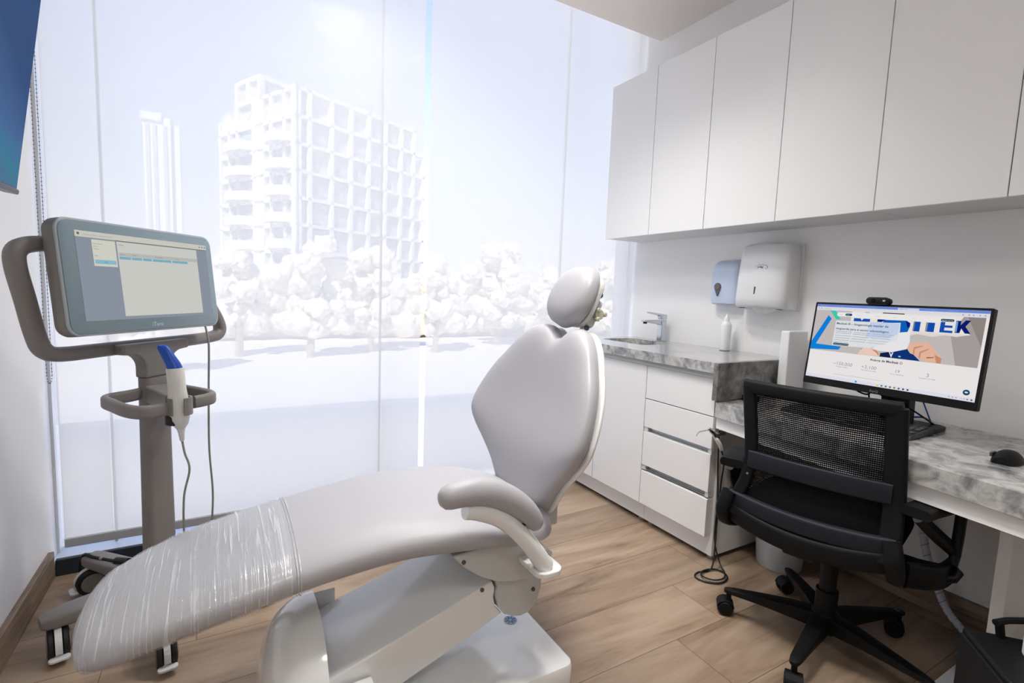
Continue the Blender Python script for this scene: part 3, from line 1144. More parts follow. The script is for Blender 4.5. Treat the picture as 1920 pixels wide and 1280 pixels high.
F.text('Meditek \u00ae \u2013 Imagenolog\u00eda imaxilofacial de'.replace('imaxilofacial', 'maxilar'), 0.161, 0.262, 0.040, TI, 14, 0.0002)
F.text('vanguardia para el sector odontol\u00f3gico', 0.161, 0.328, 0.039, TI, 14, 0.0002)
for k, (v, w) in enumerate(((0.350, 0.37), (0.372, 0.36), (0.405, 0.36), (0.435, 0.34), (0.465, 0.33), (0.492, 0.10))):
    F.rect(0.163, v, 0.163 + w * 0.30, v + 0.005, PALE, 14)
    F.rect(0.163 + w * 0.33, v, 0.163 + w * 0.62, v + 0.005, PALE, 14)
    F.rect(0.163 + w * 0.65, v, 0.163 + w * 1.0, v + 0.004, PALE, 14)
F.pill(0.160, 0.507, 0.267, 0.537, ew('screen_teal3', 20, 70, 96), 14)
F.text('Conoce nuestros servicios', 0.166, 0.528, 0.017, W_, 15)
F.text('Acerca de Meditek \u00ae', 0.416, 0.688, 0.040, ew('screen_dark', 60, 66, 76), 2, 0.0003)
GR = ew('screen_num', 150, 152, 158)
for s, u, h in (('~150,000', 0.246, 0.062), ('+3,100', 0.416, 0.062), ('19', 0.586, 0.055), ('3', 0.753, 0.062)):
    F.text(s, u, 0.797, h, GR, 2, 0.0, 'CENTER')
for u0, u1, s in ((0.206, 0.284, 'Pacientes atendidos'), (0.363, 0.468, 'Odont\u00f3logos que conf\u00edan'), (0.544, 0.627, 'A\u00f1os de experiencia'), (0.710, 0.794, 'Sucursales en la ciudad')):
    F.text(s, (u0 + u1) / 2, 0.822, 0.017, INK, 2, 0.0, 'CENTER')
F.rect(0.19, 0.918, 0.50, 0.921, PALE, 2)
F.rect(0.0, 0.957, 1.0, 1.0, ew('taskbar', 226, 226, 238), 1)
F.rect(0.345, 0.966, 0.357, 0.990, ew('start_blue', 60, 150, 230), 2)
for k, c in enumerate(((230, 200, 60), (110, 110, 120), (60, 150, 90), (120, 110, 80), (140, 130, 60), (40, 100, 170), (50, 70, 90), (60, 60, 70))):
    F.pill(0.480 + 0.025 * k, 0.968, 0.492 + 0.025 * k, 0.990, ew('icon%d' % k, *c), 2)
for k in range(3):
    F.pill(0.872 + 0.018 * k, 0.973, 0.880 + 0.018 * k, 0.984, PALE, 2)
F.text('12:48', 0.930, 0.985, 0.020, PALE, 2)
F.pill(0.962, 0.972, 0.969, 0.986, INK, 2)
F.pill(0.980, 0.970, 0.990, 0.988, INK, 2)
asp = W / Hh
F.poly([(0.955 + 0.017 * math.cos(2 * PI * k / 24), 0.905 + 0.017 * asp * math.sin(2 * PI * k / 24)) for k in range(24)], ew('chat_teal', 14, 76, 110), 2)
F.pill(0.947, 0.896, 0.963, 0.912, W_, 3)
obj('screen', F.bm, F.mats, t)
# maker's mark on the bottom bezel
bm = NB()
Mt = Matrix.Identity(4)
for i in range(3):
    Mt[i][0], Mt[i][1], Mt[i][2] = mu[i], -mv[i], mn[i]
Mt.translation = mp(-0.03, -0.1665, 0.0004)
text_into(bm, '\u25cf BenQ'.replace('\u25cf ', ''), Mt, 0.012, 0, 0.0001)
obj('maker_mark', bm, mat('mark_grey', S(110, 110, 112), 0.5), t)
bm = NB()
prism(bm, [(2.125, 0.738), (2.175, 0.738), (2.16, 1.03), (2.105, 1.03)], lambda u, v, w: (u, 0.865 + w, v), -0.045, 0.045, bev=0.004)
nk = obj('neck', bm, M_black, t)
bm = NB(); prism(bm, [(-0.03, 0.0), (0.03, 0.006), (0.03, 0.026), (-0.03, 0.020)], lambda u, v, w: (2.1125 - v * 0.15 + w, 0.86 - u, 0.800 + v), -0.004, 0.004)
obj('sticker', bm, M_label, nk)
bm = NB(); prism(bm, rrect(0.20, 0.23, 0.03, 4), lambda u, v, w: (2.17 + u, 0.865 + v, w), ZD, ZD + 0.014, bev=0.003)
obj('base', bm, M_black, t)

# webcam
t = thing('webcam', 'small black webcam clipped on top of the computer monitor', 'webcam', tuple(mp(-0.047, 0.165, -0.01)))
wc = lambda u, v, w: mp(-0.047 + u, 0.163 + v, w)
bm = NB(); prism(bm, rrect(0.075, 0.026, 0.0128, 6), wc, -0.012, 0.020, bev=0.003)
obj('body', bm, M_black, t, smooth=True)
bm = NB(); prism(bm, [(0.007 * math.cos(2 * PI * k / 20) - 0.012, 0.007 * math.sin(2 * PI * k / 20)) for k in range(20)], wc, 0.0195, 0.0215)
obj('lens', bm, mat('lens_glass', S(8, 10, 14), 0.08), t)
bm = NB(); prism(bm, rrect(0.008, 0.005, 0.001, 2), lambda u, v, w: wc(0.022 + u, v, w), 0.0198, 0.0206)
obj('logo', bm, M_label, t)
bm = NB(); prism(bm, [(-0.015, -0.013), (0.015, -0.013), (0.015, -0.045), (-0.015, -0.045)], lambda u, v, w: mp(-0.047 + u, 0.163 + v, w), -0.036, -0.029)
obj('clip', bm, M_black, t)

# ------------------------------------------------------------------ keyboard, mouse, white case, cables on the desk
kx0, kx1, ky0, ky1 = 1.955, 2.125, 0.742, 1.19
t = thing('keyboard', 'black computer keyboard on the desk in front of the monitor', 'keyboard', ((kx0 + kx1) / 2, (ky0 + ky1) / 2, ZD))
bm = NB()
prism(bm, [(kx0, ZD + 0.001), (kx0 + 0.006, ZD + 0.014), (kx1 - 0.004, ZD + 0.026), (kx1, ZD + 0.020), (kx1, ZD + 0.001)], lambda u, v, w: (u, w, v), ky0, ky1, bev=0.003)
obj('body', bm, M_keyb, t)
kw = 0.0185
nrow, ncol = 6, 23
for i in range(nrow):
    for j in range(4):                                 # the number pad end, the only part the chair leaves in view
        if (i, j) in ((0, 0), (2, 0), (5, 2)):
            continue
        cy_ = ky0 + 0.018 + j * kw
        cx_ = kx0 + 0.022 + i * 0.0245
        z_ = ZD + 0.0145 + (cx_ - kx0 - 0.006) * 0.075
        bm = NB()
        box(bm, -0.0105, 0.0105, -0.0078, 0.0078, 0, 0.004, 0.0015, M=Matrix.Translation((cx_, cy_, z_)) @ Matrix.Rotation(-0.075, 4, 'Y'))
        ko = obj('key', bm, M_key, t)
        ch = [['0', '', '.', ''], ['3', '2', '1', '0'], ['+', '6', '5', '4'], ['9', '8', '7', '+'], ['-', '*', '/', 'N'], ['o', 'o', '', 'c']][i][3 - j if i else j]
        if ch:
            bm = NB()
            Mk = Matrix(((0, 1, 0, cx_ - 0.003), (-1, 0, 0, cy_ + 0.003), (0, 0, 1, z_ + 0.0048), (0, 0, 0, 1)))
            text_into(bm, ch, Mk, 0.009, 0)
            obj('legend', bm, M_legend, ko)
bm = NB()
for i in range(nrow):
    for j in range(4, 23):
        cy_ = ky0 + 0.018 + j * kw
        cx_ = kx0 + 0.022 + i * 0.0245
        z_ = ZD + 0.0145 + (cx_ - kx0 - 0.006) * 0.075
        box(bm, -0.0105, 0.0105, -0.0078, 0.0078, 0, 0.004, 0.0, M=Matrix.Translation((cx_, cy_, z_)) @ Matrix.Rotation(-0.075, 4, 'Y'))
ks = obj('key_field', bm, M_key, t)
ks['kind'] = 'stuff'
bm = NB()
rings = []
for k in range(13):
    u = k / 12.0
    x = 1.925 + 0.105 * u
    w = 0.033 * (math.sin(PI * (0.10 + 0.80 * u)) ** 0.45)
    h = 0.036 * math.sin(PI * (0.14 + 0.72 * u)) ** 0.7
    rings.append([(x, 0.510 + w * math.cos(a), ZD + 0.001 + max(0, h * math.sin(a))) for a in [PI * j / 14 for j in range(15)]])
t = thing('computer_mouse', 'black computer mouse on the stone desk beyond the keyboard number pad', 'mouse', (1.978, 0.51, ZD))
loft(bm, rings)
obj('shell', bm, M_black, t, smooth=True)
bm = NB(); box(bm, 1.945, 1.975, 0.535, 0.5425, ZD + 0.013, ZD + 0.026, 0.002)
obj('side_button', bm, M_key, t)

bm = NB(); box(bm, 2.215, 2.36, 1.335, 1.378, ZD, 1.045, 0.006)
tag(obj('white_case', bm, M_case), 'upright white flat case between the stone end panel and the monitor', 'case')
bm = NB(); box(bm, 1.985, 2.03, 1.33, 1.388, ZD, ZD + 0.026, 0.003)
tag(obj('black_block', bm, M_black2), 'small black block on the desk against the dark stone panel', 'power block')

bm = NB()
tube(bm, cr([(2.12, 1.00, 0.89), (2.10, 0.99, 0.855), (2.10, 0.95, 0.842), (2.11, 0.935, 0.86)]), 0.0035, 6)
tube(bm, cr([(2.105, 0.945, 0.845), (2.13, 0.95, 0.80), (2.18, 0.97, ZD + 0.004)]), 0.003, 6)
tag(obj('monitor_cable', bm, M_black, None, smooth=True), 'black cable looping below the monitor on the white case side', 'cable')
bm = NB()
tube(bm, cr([(2.10, 0.925, 0.862), (2.11, 0.88, 0.835), (2.12, 0.84, 0.825), (2.14, 0.80, 0.80), (2.28, 0.79, ZD + 0.004)]), 0.0032, 6)
tag(obj('power_cable', bm, M_black, None, smooth=True), 'thin black cable running behind the monitor neck', 'cable')
bm = NB()
tube(bm, cr([(2.12, 0.79, 0.87), (2.18, 0.79, 0.81), (2.27, 0.80, ZD + 0.006)]), 0.0026, 6)
tube(bm, cr([(2.19, 0.83, 0.775), (2.23, 0.81, 0.772), (2.27, 0.79, ZD + 0.004)]), 0.0035, 6)
tag(obj('blue_cable', bm, M_bluec, None, smooth=True), 'bright blue cable hanging under the monitor onto the desk', 'cable')
bm = NB()
tube(bm, cr([(2.26, 0.97, 0.62), (2.30, 0.93, 0.56), (2.33, 0.90, 0.50), (2.36, 0.90, 0.30)]), 0.004, 6)
tube(bm, cr([(2.25, 0.96, 0.62), (2.30, 0.92, 0.55), (2.34, 0.91, 0.48), (2.365, 0.91, 0.28)]), 0.003, 6)
tag(obj('network_cable', bm, M_cyanc, None, smooth=True), 'pair of pale blue cables hanging under the desk', 'cable')

# spiral wrapped cable sleeve below the desk
sl = cr([(2.36, 0.835, 0.66), (2.358, 0.825, 0.50), (2.355, 0.828, 0.38), (2.352, 0.80, 0.24), (2.34, 0.755, 0.135), (2.325, 0.705, 0.055), (2.29, 0.64, 0.022), (2.24, 0.585, 0.016)], 10)
bm = NB(); tube(bm, sl, 0.0135, 10)
for k in range(4, len(sl) - 4, 3):
    a, b = sl[k], sl[k + 1]
    d = (b - a).normalized()
    s1 = d.cross(Vector((0, 0, 1)) if abs(d.z) < 0.8 else Vector((1, 0, 0))).normalized()
    s2 = d.cross(s1)
    tube(bm, [a + (s1 * math.cos(q) + s2 * math.sin(q)) * 0.0138 + d * 0.004 * q for q in [2 * PI * j / 12 for j in range(11)]], 0.0011, 4, mi=1)
tag(obj('cable_sleeve', bm, [M_sleeve, M_slate], None, smooth=True), 'white spiral wrapped cable bundle under the desk against the wall', 'cable sleeve')

# bin under the desk
bm = NB()
lathe(bm, [(0.0, 0.0), (0.088, 0.0), (0.092, 0.006), (0.112, 0.27), (0.116, 0.272), (0.116, 0.28), (0.108, 0.28), (0.086, 0.01), (0.0, 0.008)], Matrix.Translation((2.155, 1.255, 0.0)), 36, cap=False)
tag(obj('waste_bin', bm, M_bin, None, smooth=True), 'white round waste bin on the floor under the desk', 'waste bin')

# ------------------------------------------------------------------ syringe hanging on the cabinet end
t = thing('air_water_syringe', 'metal dental syringe hanging on the cabinet end with black hose coiled on floor', 'dental syringe', (1.85, 1.36, 0))
ys = 1.383
bm = NB()
tube(bm, cr([(1.690, ys - 0.01, 0.612), (1.716, ys, 0.622), (1.752, ys, 0.625), (1.786, ys, 0.623)]), [0.0014, 0.0024], 8)
obj('tip', bm, M_chrome, t, smooth=True)
bm = NB()
tube(bm, [(1.778, ys, 0.630), (1.794, ys, 0.620), (1.810, ys, 0.604)], [0.006, 0.011, 0.009], 10, round_ends=True)
tube(bm, [(1.804, ys, 0.612), (1.836, ys - 0.002, 0.574), (1.858, ys - 0.004, 0.536)], [0.009, 0.0105, 0.008], 10, round_ends=True)
obj('handle', bm, M_chrome, t, smooth=True)
bm = NB()
tube(bm, [(1.820, ys - 0.012, 0.580), (1.832, ys - 0.020, 0.560), (1.842, ys - 0.020, 0.540)], 0.0085, 8, round_ends=True)
obj('trigger', bm, M_ivory, t, smooth=True)
bm = NB(); box(bm, 1.812, 1.842, ys - 0.008, ys + 0.010, 0.588, 0.606, 0.003); box(bm, 1.834, 1.900, ys + 0.006, YE + 0.001, 0.588, 0.606, 0.002)
obj('holder', bm, M_alu, t)
hose = cr([(1.860, ys - 0.004, 0.534), (1.886, ys - 0.005, 0.47), (1.884, ys, 0.36), (1.878, ys, 0.20), (1.866, ys - 0.01, 0.10), (1.82, 1.35, 0.012),
           (1.755, 1.365, 0.005), (1.715, 1.345, 0.005), (1.725, 1.30, 0.005), (1.77, 1.265, 0.006), (1.83, 1.275, 0.006), (1.855, 1.315, 0.006), (1.83, 1.35, 0.008), (1.77, 1.355, 0.011),
           (1.74, 1.33, 0.011), (1.755, 1.29, 0.011), (1.80, 1.275, 0.012), (1.845, 1.30, 0.012), (1.868, 1.345, 0.03), (1.872, ys, 0.12), (1.872, ys, 0.30), (1.862, ys + 0.006, 0.45), (1.860, ys + 0.01, 0.61)], 7)
bm = NB(); tube(bm, hose, 0.0034, 7)
obj('hose', bm, M_rubber, t, smooth=True)

# ------------------------------------------------------------------ dental chair (axis along X, foot at the left)
YC = 1.40
CH = thing('dental_chair', 'grey vinyl dental chair with white base, foot end wrapped in clear film', 'dental chair', (0.45, YC, 0))


def sring(X, zm, w, t, n=44, e=3.0, grow=0.0, crown=0.012):
    out = []
    for k in range(n):
        a = 2 * PI * k / n
        y = (w + grow) * sgp(math.cos(a), 2 / e)
        z = (t + grow) * sgp(math.sin(a), 2 / 2.6)
        if z > 0:
            z += crown * (1 - (y / (w + grow)) ** 2)
        out.append((X, YC + y, zm + z))
    return out


st = [(-0.292, 0.386, 0.05, 0.012), (-0.288, 0.388, 0.095, 0.026), (-0.272, 0.392, 0.145, 0.040), (-0.240, 0.403, 0.178, 0.048), (-0.19, 0.420, 0.200, 0.050), (-0.12, 0.443, 0.215, 0.051),
      (0.0, 0.470, 0.226, 0.052), (0.127, 0.493, 0.230, 0.053), (0.255, 0.511, 0.236, 0.054), (0.38, 0.523, 0.246, 0.055), (0.50, 0.522, 0.262, 0.056),
      (0.62, 0.512, 0.272, 0.056), (0.72, 0.496, 0.270, 0.055), (0.80, 0.478, 0.242, 0.052), (0.85, 0.464, 0.205, 0.046), (0.88, 0.454, 0.16, 0.036), (0.895, 0.448, 0.11, 0.023), (0.90, 0.446, 0.06, 0.010)]


def interp(st, n):
    ks = cr([Vector((a, b, c)) for a, b, c, d in st], n)
    kd = cr([Vector((d, 0, 0)) for a, b, c, d in st], n)
    return [(p.x, p.y, p.z, q.x) for p, q in zip(ks, kd)]


S2 = interp(st, 4)
bm = NB(); loft(bm, [sring(*s) for s in S2])
obj('seat_cushion', bm, M_vinyl, CH, smooth=True, angle=60)
bm = NB()
loft(bm, [sring(X, zm - t_ * 0.55, max(w - 0.05, 0.02), t_ * 0.6, crown=0) for X, zm, w, t_ in S2 if -0.2 < X < 0.84])
obj('seat_pan', bm, M_bracket, CH, smooth=True)

# clear film over the foot end
bm = NB()
rings = [sring(X, zm, w, t_, grow=0.0035 + 0.0016 * math.sin(X * 90)) for X, zm, w, t_ in S2 if X < 0.145]
rings.insert(0, sring(-0.297, 0.384, 0.052, 0.014))
loft(bm, rings, cap=True)
bm.faces.ensure_lookup_table()
tube(bm, sring(0.1445, *S2[[k_ for k_, q_ in enumerate(S2) if q_[0] < 0.145][-1]][1:], grow=0.005), 0.0016, 5, closed=True)
tube(bm, sring(0.138, *S2[[k_ for k_, q_ in enumerate(S2) if q_[0] < 0.145][-1]][1:], grow=0.0045), 0.0011, 5, closed=True)
bm.faces.ensure_lookup_table()
_far = [f for f in bm.faces if len(f.verts) > 10 and f.calc_center_median().x > 0]
bmesh.ops.delete(bm, geom=_far, context='FACES_ONLY')
tag(obj('plastic_cover', bm, M_film, None, smooth=True, angle=80), 'wrinkled clear plastic film wrapped over the foot end of the dental chair', 'plastic cover')

# backrest
BB = Vector((0.883, YC, 0.495))
bl = math.radians(13.2)
bu_, bn_ = Vector((math.sin(bl), 0, math.cos(bl))), Vector((-math.cos(bl), 0, math.sin(bl)))
rows = [(-0.042, 0.045, 0.010), (-0.034, 0.085, 0.026), (-0.015, 0.125, 0.042), (0.02, 0.152, 0.05), (0.065, 0.186, 0.052), (0.115, 0.236, 0.053), (0.165, 0.294, 0.053), (0.215, 0.334, 0.053), (0.27, 0.338, 0.053),
        (0.335, 0.322, 0.053), (0.40, 0.293, 0.053), (0.46, 0.252, 0.052), (0.51, 0.216, 0.05), (0.545, 0.183, 0.045), (0.568, 0.153, 0.036), (0.581, 0.120, 0.022), (0.586, 0.085, 0.008)]


def brow(s, hw, t_, off=0.0, sc=1.0, n=56, dip=0.044):
    out = []
    for k in range(n):
        a = 2 * PI * k / n
        y = hw * sc * sgp(math.cos(a), 2 / 3.2)
        d = t_ * sgp(math.sin(a), 2 / 2.6) + off + 0.075 * (abs(y) / 0.33) ** 2.0
        g = max(0.0, min(1.0, (s - 0.42) / 0.15))
        s2 = s - dip * math.exp(-((y + 0.012) / 0.046) ** 2) * g * g * (3 - 2 * g)
        lum = 0.02 * math.exp(-((s - 0.16) / 0.14) ** 2)
        out.append(BB + bu_ * s2 + bn_ * (d + lum) + Vector((0, y, 0)))
    return out


def cr_rows(rows, n=3):
    return [tuple(v) for v in cr([Vector(r) for r in rows], n)]


bm = NB(); loft(bm, [brow(*r) for r in cr_rows(rows)], cap='strip')
obj('backrest_cushion', bm, M_vinyl, CH, smooth=True, angle=70)
bm = NB(); loft(bm, [brow(s, hw, t_ * 0.45, -0.042, 0.985, dip=0.060) for s, hw, t_ in cr_rows(rows)], cap='strip')
obj('backrest_shell', bm, M_white, CH, smooth=True, angle=70)
# hinge between seat and backrest
bm = NB()
box(bm, 0.84, 0.97, YC - 0.075, YC + 0.075, 0.40, 0.505, 0.008)
obj('hinge_block', bm, M_bracket, CH)
bm = NB(); box(bm, 0.812, 0.900, YC + 0.045, YC + 0.145, 0.462, 0.508, 0.004)
hc_ = obj('hinge_cover', bm, M_bracket, CH)
bm = NB(); box(bm, 0.850, 0.885, YC + 0.065, YC + 0.105, 0.500, 0.512, 0.002)
obj('slot', bm, M_black, hc_)

# headrest
hl = math.radians(25)
hu, hn = Vector((math.sin(hl), 0, math.cos(hl))), Vector((-math.cos(hl), 0, math.sin(hl)))
HC = Vector((1.058, YC, 1.166))
bm = NB()
rings = []
for k in range(17):
    s = -1 + 2 * k / 16
    s = max(-0.995, min(0.995, s))
    q = math.sqrt(1 - abs(s) ** 2.2)
    hw = 0.108 * q ** 0.9 * (1 - 0.06 * s)
    t_ = 0.056 * q ** 0.7
    ring = []
    for j in range(36):
        a = 2 * PI * j / 36
        y = hw * sgp(math.cos(a), 0.8)
        d = t_ * sgp(math.sin(a), 0.75)
        if d < 0:
            d *= 0.55
        ring.append(HC + hu * (0.114 * s) + hn * (d + 0.02 * (y / 0.12) ** 2) + Vector((0, y, 0)))
    rings.append(ring)
loft(bm, rings)
HR = obj('headrest', bm, M_vinyl, CH, smooth=True, angle=70)
bm = NB()
hp = lambda u, v, w: HC + hu * v + Vector((0, u, 0)) + hn * (w + 0.02 * (u / 0.12) ** 2)
prism(bm, rrect(0.172, 0.19, 0.065, 6), hp, -0.044, -0.026, bev=0.004)
obj('back_plate', bm, M_whitem, HR)
bm = NB()
prism(bm, rrect(0.05, 0.10, 0.012, 3), lambda u, v, w: HC + hu * (v - 0.03) + Vector((0, u - 0.03, 0)) + hn * w, -0.075, -0.043, bev=0.004)
obj('pivot_block', bm, M_whitem, HR)
bm = NB()
kc = HC + hu * (-0.030) - hn * 0.064
cyl(bm, kc + Vector((0, -0.062, 0)), 0.018, 0.030, (0, 1, 0), 16, bev=0.003)
for a in range(3):
    an = 2 * PI * a / 3
    cyl(bm, kc + Vector((0.020 * math.cos(an), -0.074, 0.018 * math.sin(an))), 0.008, 0.018, (0, 1, 0), 12, bev=0.003)
obj('clamp_knob', bm, M_beige, HR, smooth=True)
for v in (0.035, -0.088):
    bm = NB(); cyl(bm, HC + hu * v - hn * 0.052 + Vector((0, -0.052, 0)), 0.009, 0.012, (0, 1, 0), 12, bev=0.002)
    obj('pivot_bolt', bm, M_slate, HR)
bm = NB()
pA = HC - hn * 0.058 + hu * (-0.02)
po = Vector((0, -0.030, 0))
tube(bm, [pA + po, HC - hn * 0.05 - hu * 0.09 + po, BB + bu_ * 0.52 - bn_ * 0.032 + po, BB + bu_ * 0.40 - bn_ * 0.035 + po], 0.011, 8, prof=rrect(1.1, 0.8, 0.3, 2), up=(0, 1, 0))
obj('headrest_post', bm, M_whitem, CH, smooth=True)

# armrest on the near side
AY = 1.09
arm = cr([(0.470, AY, 0.676), (0.523, AY, 0.679), (0.583, AY, 0.668), (0.639, AY, 0.639), (0.690, AY, 0.599), (0.722, AY, 0.562)], 6)
bm = NB()
tube(bm, arm, [0.030, 0.034, 0.035, 0.034, 0.031, 0.024], 18, prof=[(1.05 * math.cos(2 * PI * k / 18), 0.92 * math.sin(2 * PI * k / 18)) for k in range(18)], up=(0, 1, 0), round_ends=True)
AR = obj('armrest_pad', bm, M_vinyl, CH, smooth=True, angle=80)
bm = NB()
tube(bm, cr([(0.512, AY, 0.632), (0.554, AY, 0.623), (0.617, AY, 0.592), (0.676, AY, 0.538), (0.721, AY, 0.483), (0.762, AY, 0.426)], 6), [0.021, 0.024, 0.025, 0.025, 0.025, 0.025], 16)
obj('armrest_tube', bm, M_white, CH, smooth=True)
for p in ((0.560, AY, 0.642), (0.686, AY, 0.575)):
    bm = NB(); box(bm, p[0] - 0.012, p[0] + 0.012, AY - 0.012, AY + 0.012, p[2] - 0.012, p[2] + 0.014, 0.002)
    obj('armrest_clamp', bm, M_black, CH)
bm = NB()
prism(bm, rrect(0.085, 0.16, 0.03, 5), lambda u, v, w: (0.765 + u, AY + 0.045 + v, w), 0.408, 0.424, bev=0.003)
obj('armrest_bracket', bm, M_white, CH)

# bracket, lifting arm, base
up_poly = [(0.515, 0.474), (0.535, 0.452), (0.557, 0.429), (0.607, 0.391), (0.653, 0.367), (0.711, 0.353), (0.765, 0.350), (0.808, 0.355), (0.832, 0.374), (0.840, 0.410), (0.80, 0.440), (0.733, 0.465), (0.62, 0.478)]
bm = NB(); prism(bm, up_poly, lambda u, v, w: (u, w, v), 1.165, 1.52, bev=0.004)
obj('seat_bracket', bm, M_bracket, CH)
lo_poly = [(0.655, 0.370), (0.668, 0.335), (0.664, 0.305), (0.672, 0.272), (0.693, 0.246), (0.722, 0.231), (0.750, 0.224), (0.775, 0.228), (0.803, 0.252), (0.817, 0.300), (0.818, 0.345), (0.80, 0.375)]
bm = NB(); prism(bm, lo_poly, lambda u, v, w: (u, w, v), 1.185, 1.50, bev=0.003)
obj('knuckle', bm, M_bracket, CH)
ar_poly = [(0.10, 0.180), (0.224, 0.219), (0.440, 0.285), (0.655, 0.352), (0.664, 0.330), (0.661, 0.303), (0.668, 0.272), (0.690, 0.246), (0.55, 0.190), (0.407, 0.140), (0.22, 0.075), (0.10, 0.06)]
bm = NB(); prism(bm, ar_poly, lambda u, v, w: (u, w, v), 1.195, 1.49, bev=0.004)
obj('lifting_arm', bm, M_white, CH)
bm = NB()
prism(bm, rrect(0.69, 0.60, 0.03, 5), lambda u, v, w: (0.540 + u, 1.385 + v, w), 0.0, 0.098, bev=0.012)
obj('base_plate', bm, M_white, CH, smooth=True)
# rear dome cover, open towards the lifting arm
bm = NB()
DX, DYc = 0.205, 1.345
rings = []
NA = 40


def dome_ring(f, sc):
    xo = DX - 0.150 * sc * math.sin(f)
    k = max(math.cos(f), 0.0) ** 0.55
    out = []
    for j in range(NA + 1):
        a = PI * j / NA
        out.append(Vector((xo, DYc + 0.225 * sc * k * sgp(math.cos(a), 0.8), (0.330 * sc * k) * abs(math.sin(a)) ** 0.8)))
    return out


outer = [dome_ring(PI / 2 * k / 14 * 0.995, 1.0) for k in range(15)]
inner = [dome_ring(PI / 2 * k / 14 * 0.995, 0.92) for k in range(15)]
t2 = bmesh.new()
seq = outer[::-1] + inner
V_ = [[t2.verts.new(p) for p in r] for r in seq]
for i in range(len(V_) - 1):
    for j in range(NA):
        t2.faces.new((V_[i][j], V_[i][j + 1], V_[i + 1][j + 1], V_[i + 1][j]))
bmesh.ops.remove_doubles(t2, verts=t2.verts[:], dist=0.0004)
merge(bm, t2)
for sg in (-1, 1):                                      # cheeks either side of the slot for the lifting arm
    arc = []
    for j in range(0, 13):
        a = math.acos(min(1.0, 1.0 - j / 12 * (1.0 - (0.158 / 0.225) ** 1.25)))
        arc.append((0.225 * math.cos(a) ** 0.8, 0.330 * math.sin(a) ** 0.8))
    if sg < 0:
        arc = [q for q in arc if q[1] < 0.195] + [(0.199, 0.196), (0.158, 0.196)]
    poly = arc + [(0.158, 0.10), (0.200, 0.0)]
    prism(bm, poly, lambda u, v, w: (w, DYc + sg * u, v), DX, DX + (0.075 if sg > 0 else 0.105), bev=0.002)
obj('dome_cover', bm, M_white, CH, smooth=True, angle=35)
for p in ((0.622, 1.1935, 0.336), (0.788, 1.183, 0.298), (0.548, 1.163, 0.452), (0.745, 1.163, 0.440)):
    bm = NB(); cyl(bm, p, 0.006, 0.006, (0, 1, 0), 12, bev=0.001)
    obj('screw', bm, M_slate, CH)
# round blue and white sticker on the base
bm = NB()
cyl(bm, (0.806, 1.338, 0.0985), 0.022, 0.001, n=28, mi=0)
for k in range(8):
    a = 2 * PI * k / 8
    c = Vector((0.806 + 0.012 * math.cos(a), 1.338 + 0.012 * math.sin(a), 0.0994))
    t2 = bmesh.new()
    bmesh.ops.create_circle(t2, cap_ends=True, segments=12, radius=1.0)
    merge(bm, t2, Matrix.Translation(c) @ Matrix.Rotation(a, 4, 'Z') @ Matrix.Diagonal((0.0075, 0.003, 1, 1)), 1 + k % 2)
obj('sticker', bm, [M_label, mat('sticker_blue', S(40, 110, 190), 0.5), mat('sticker_teal', S(40, 160, 190), 0.5)], CH)

# ------------------------------------------------------------------ scanner cart
n_ = Vector((0.776, -0.622, 0)).normalized()
u_ = Vector((0.622, 0.776, 0)).normalized()
P0 = Vector((-0.207, 2.06, 0))
CT = thing('scanner_cart', 'grey scanner cart on castors with a tilted touch screen by the window', 'scanner cart', tuple(P0))
cp = lambda a, b, z: P0 + u_ * a + n_ * b + Vector((0, 0, z))
bm = NB()
loft(bm, [[cp(a, b, z) for a, b in rrect(w, d, 0.018, 4)] for z, w, d in ((0.125, 0.110, 0.050), (0.40, 0.106, 0.047), (0.80, 0.100, 0.044), (0.8485, 0.100, 0.044))])
obj('column', bm, M_cart, CT, smooth=True)
tee = [(-0.0500, 0.849)] + [(-0.0500 - 0.055 * (1 - math.cos(a)), 0.882 + 0.050 * math.sin(a)) for a in [PI / 2 * k / 8 for k in range(9)]] + [(-0.13, 0.934), (-0.13, 0.966), (0.13, 0.966), (0.13, 0.934)] + \
      [(0.0500 + 0.055 * (1 - math.cos(a)), 0.882 + 0.050 * math.sin(a)) for a in [PI / 2 * k / 8 for k in range(8, -1, -1)]] + [(0.0500, 0.849)]
bm = NB(); prism(bm, tee, lambda a, z, b: cp(a, b, z), -0.022, 0.022, bev=0.006)
obj('neck', bm, M_cart, CT)
lp = [(0.23, 1.262), (0.02, 1.262), (-0.20, 1.262), (-0.27, 1.262), (-0.335, 1.256), (-0.371, 1.238), (-0.376, 1.198), (-0.358, 1.11), (-0.337, 1.01), (-0.318, 0.968), (-0.275, 0.953), (-0.15, 0.952), (0.0, 0.952), (0.20, 0.952), (0.30, 0.955), (0.338, 0.965), (0.348, 0.99), (0.330, 1.03), (0.285, 1.10), (0.265, 1.20), (0.255, 1.245)]
bm = NB()
tube(bm, cr([cp(a, -0.03, z) for a, z in lp], 5, closed=True), 0.5, closed=True, prof=rrect(0.052, 0.046, 0.018, 3), up=n_)
bm.free()
bm = NB()
tube(bm, cr([cp(a, -0.03, z) for a, z in lp], 5, closed=True), 1.0, closed=True, prof=rrect(0.042, 0.044, 0.016, 3), up=n_)
obj('grab_frame', bm, M_cart, CT, smooth=True)
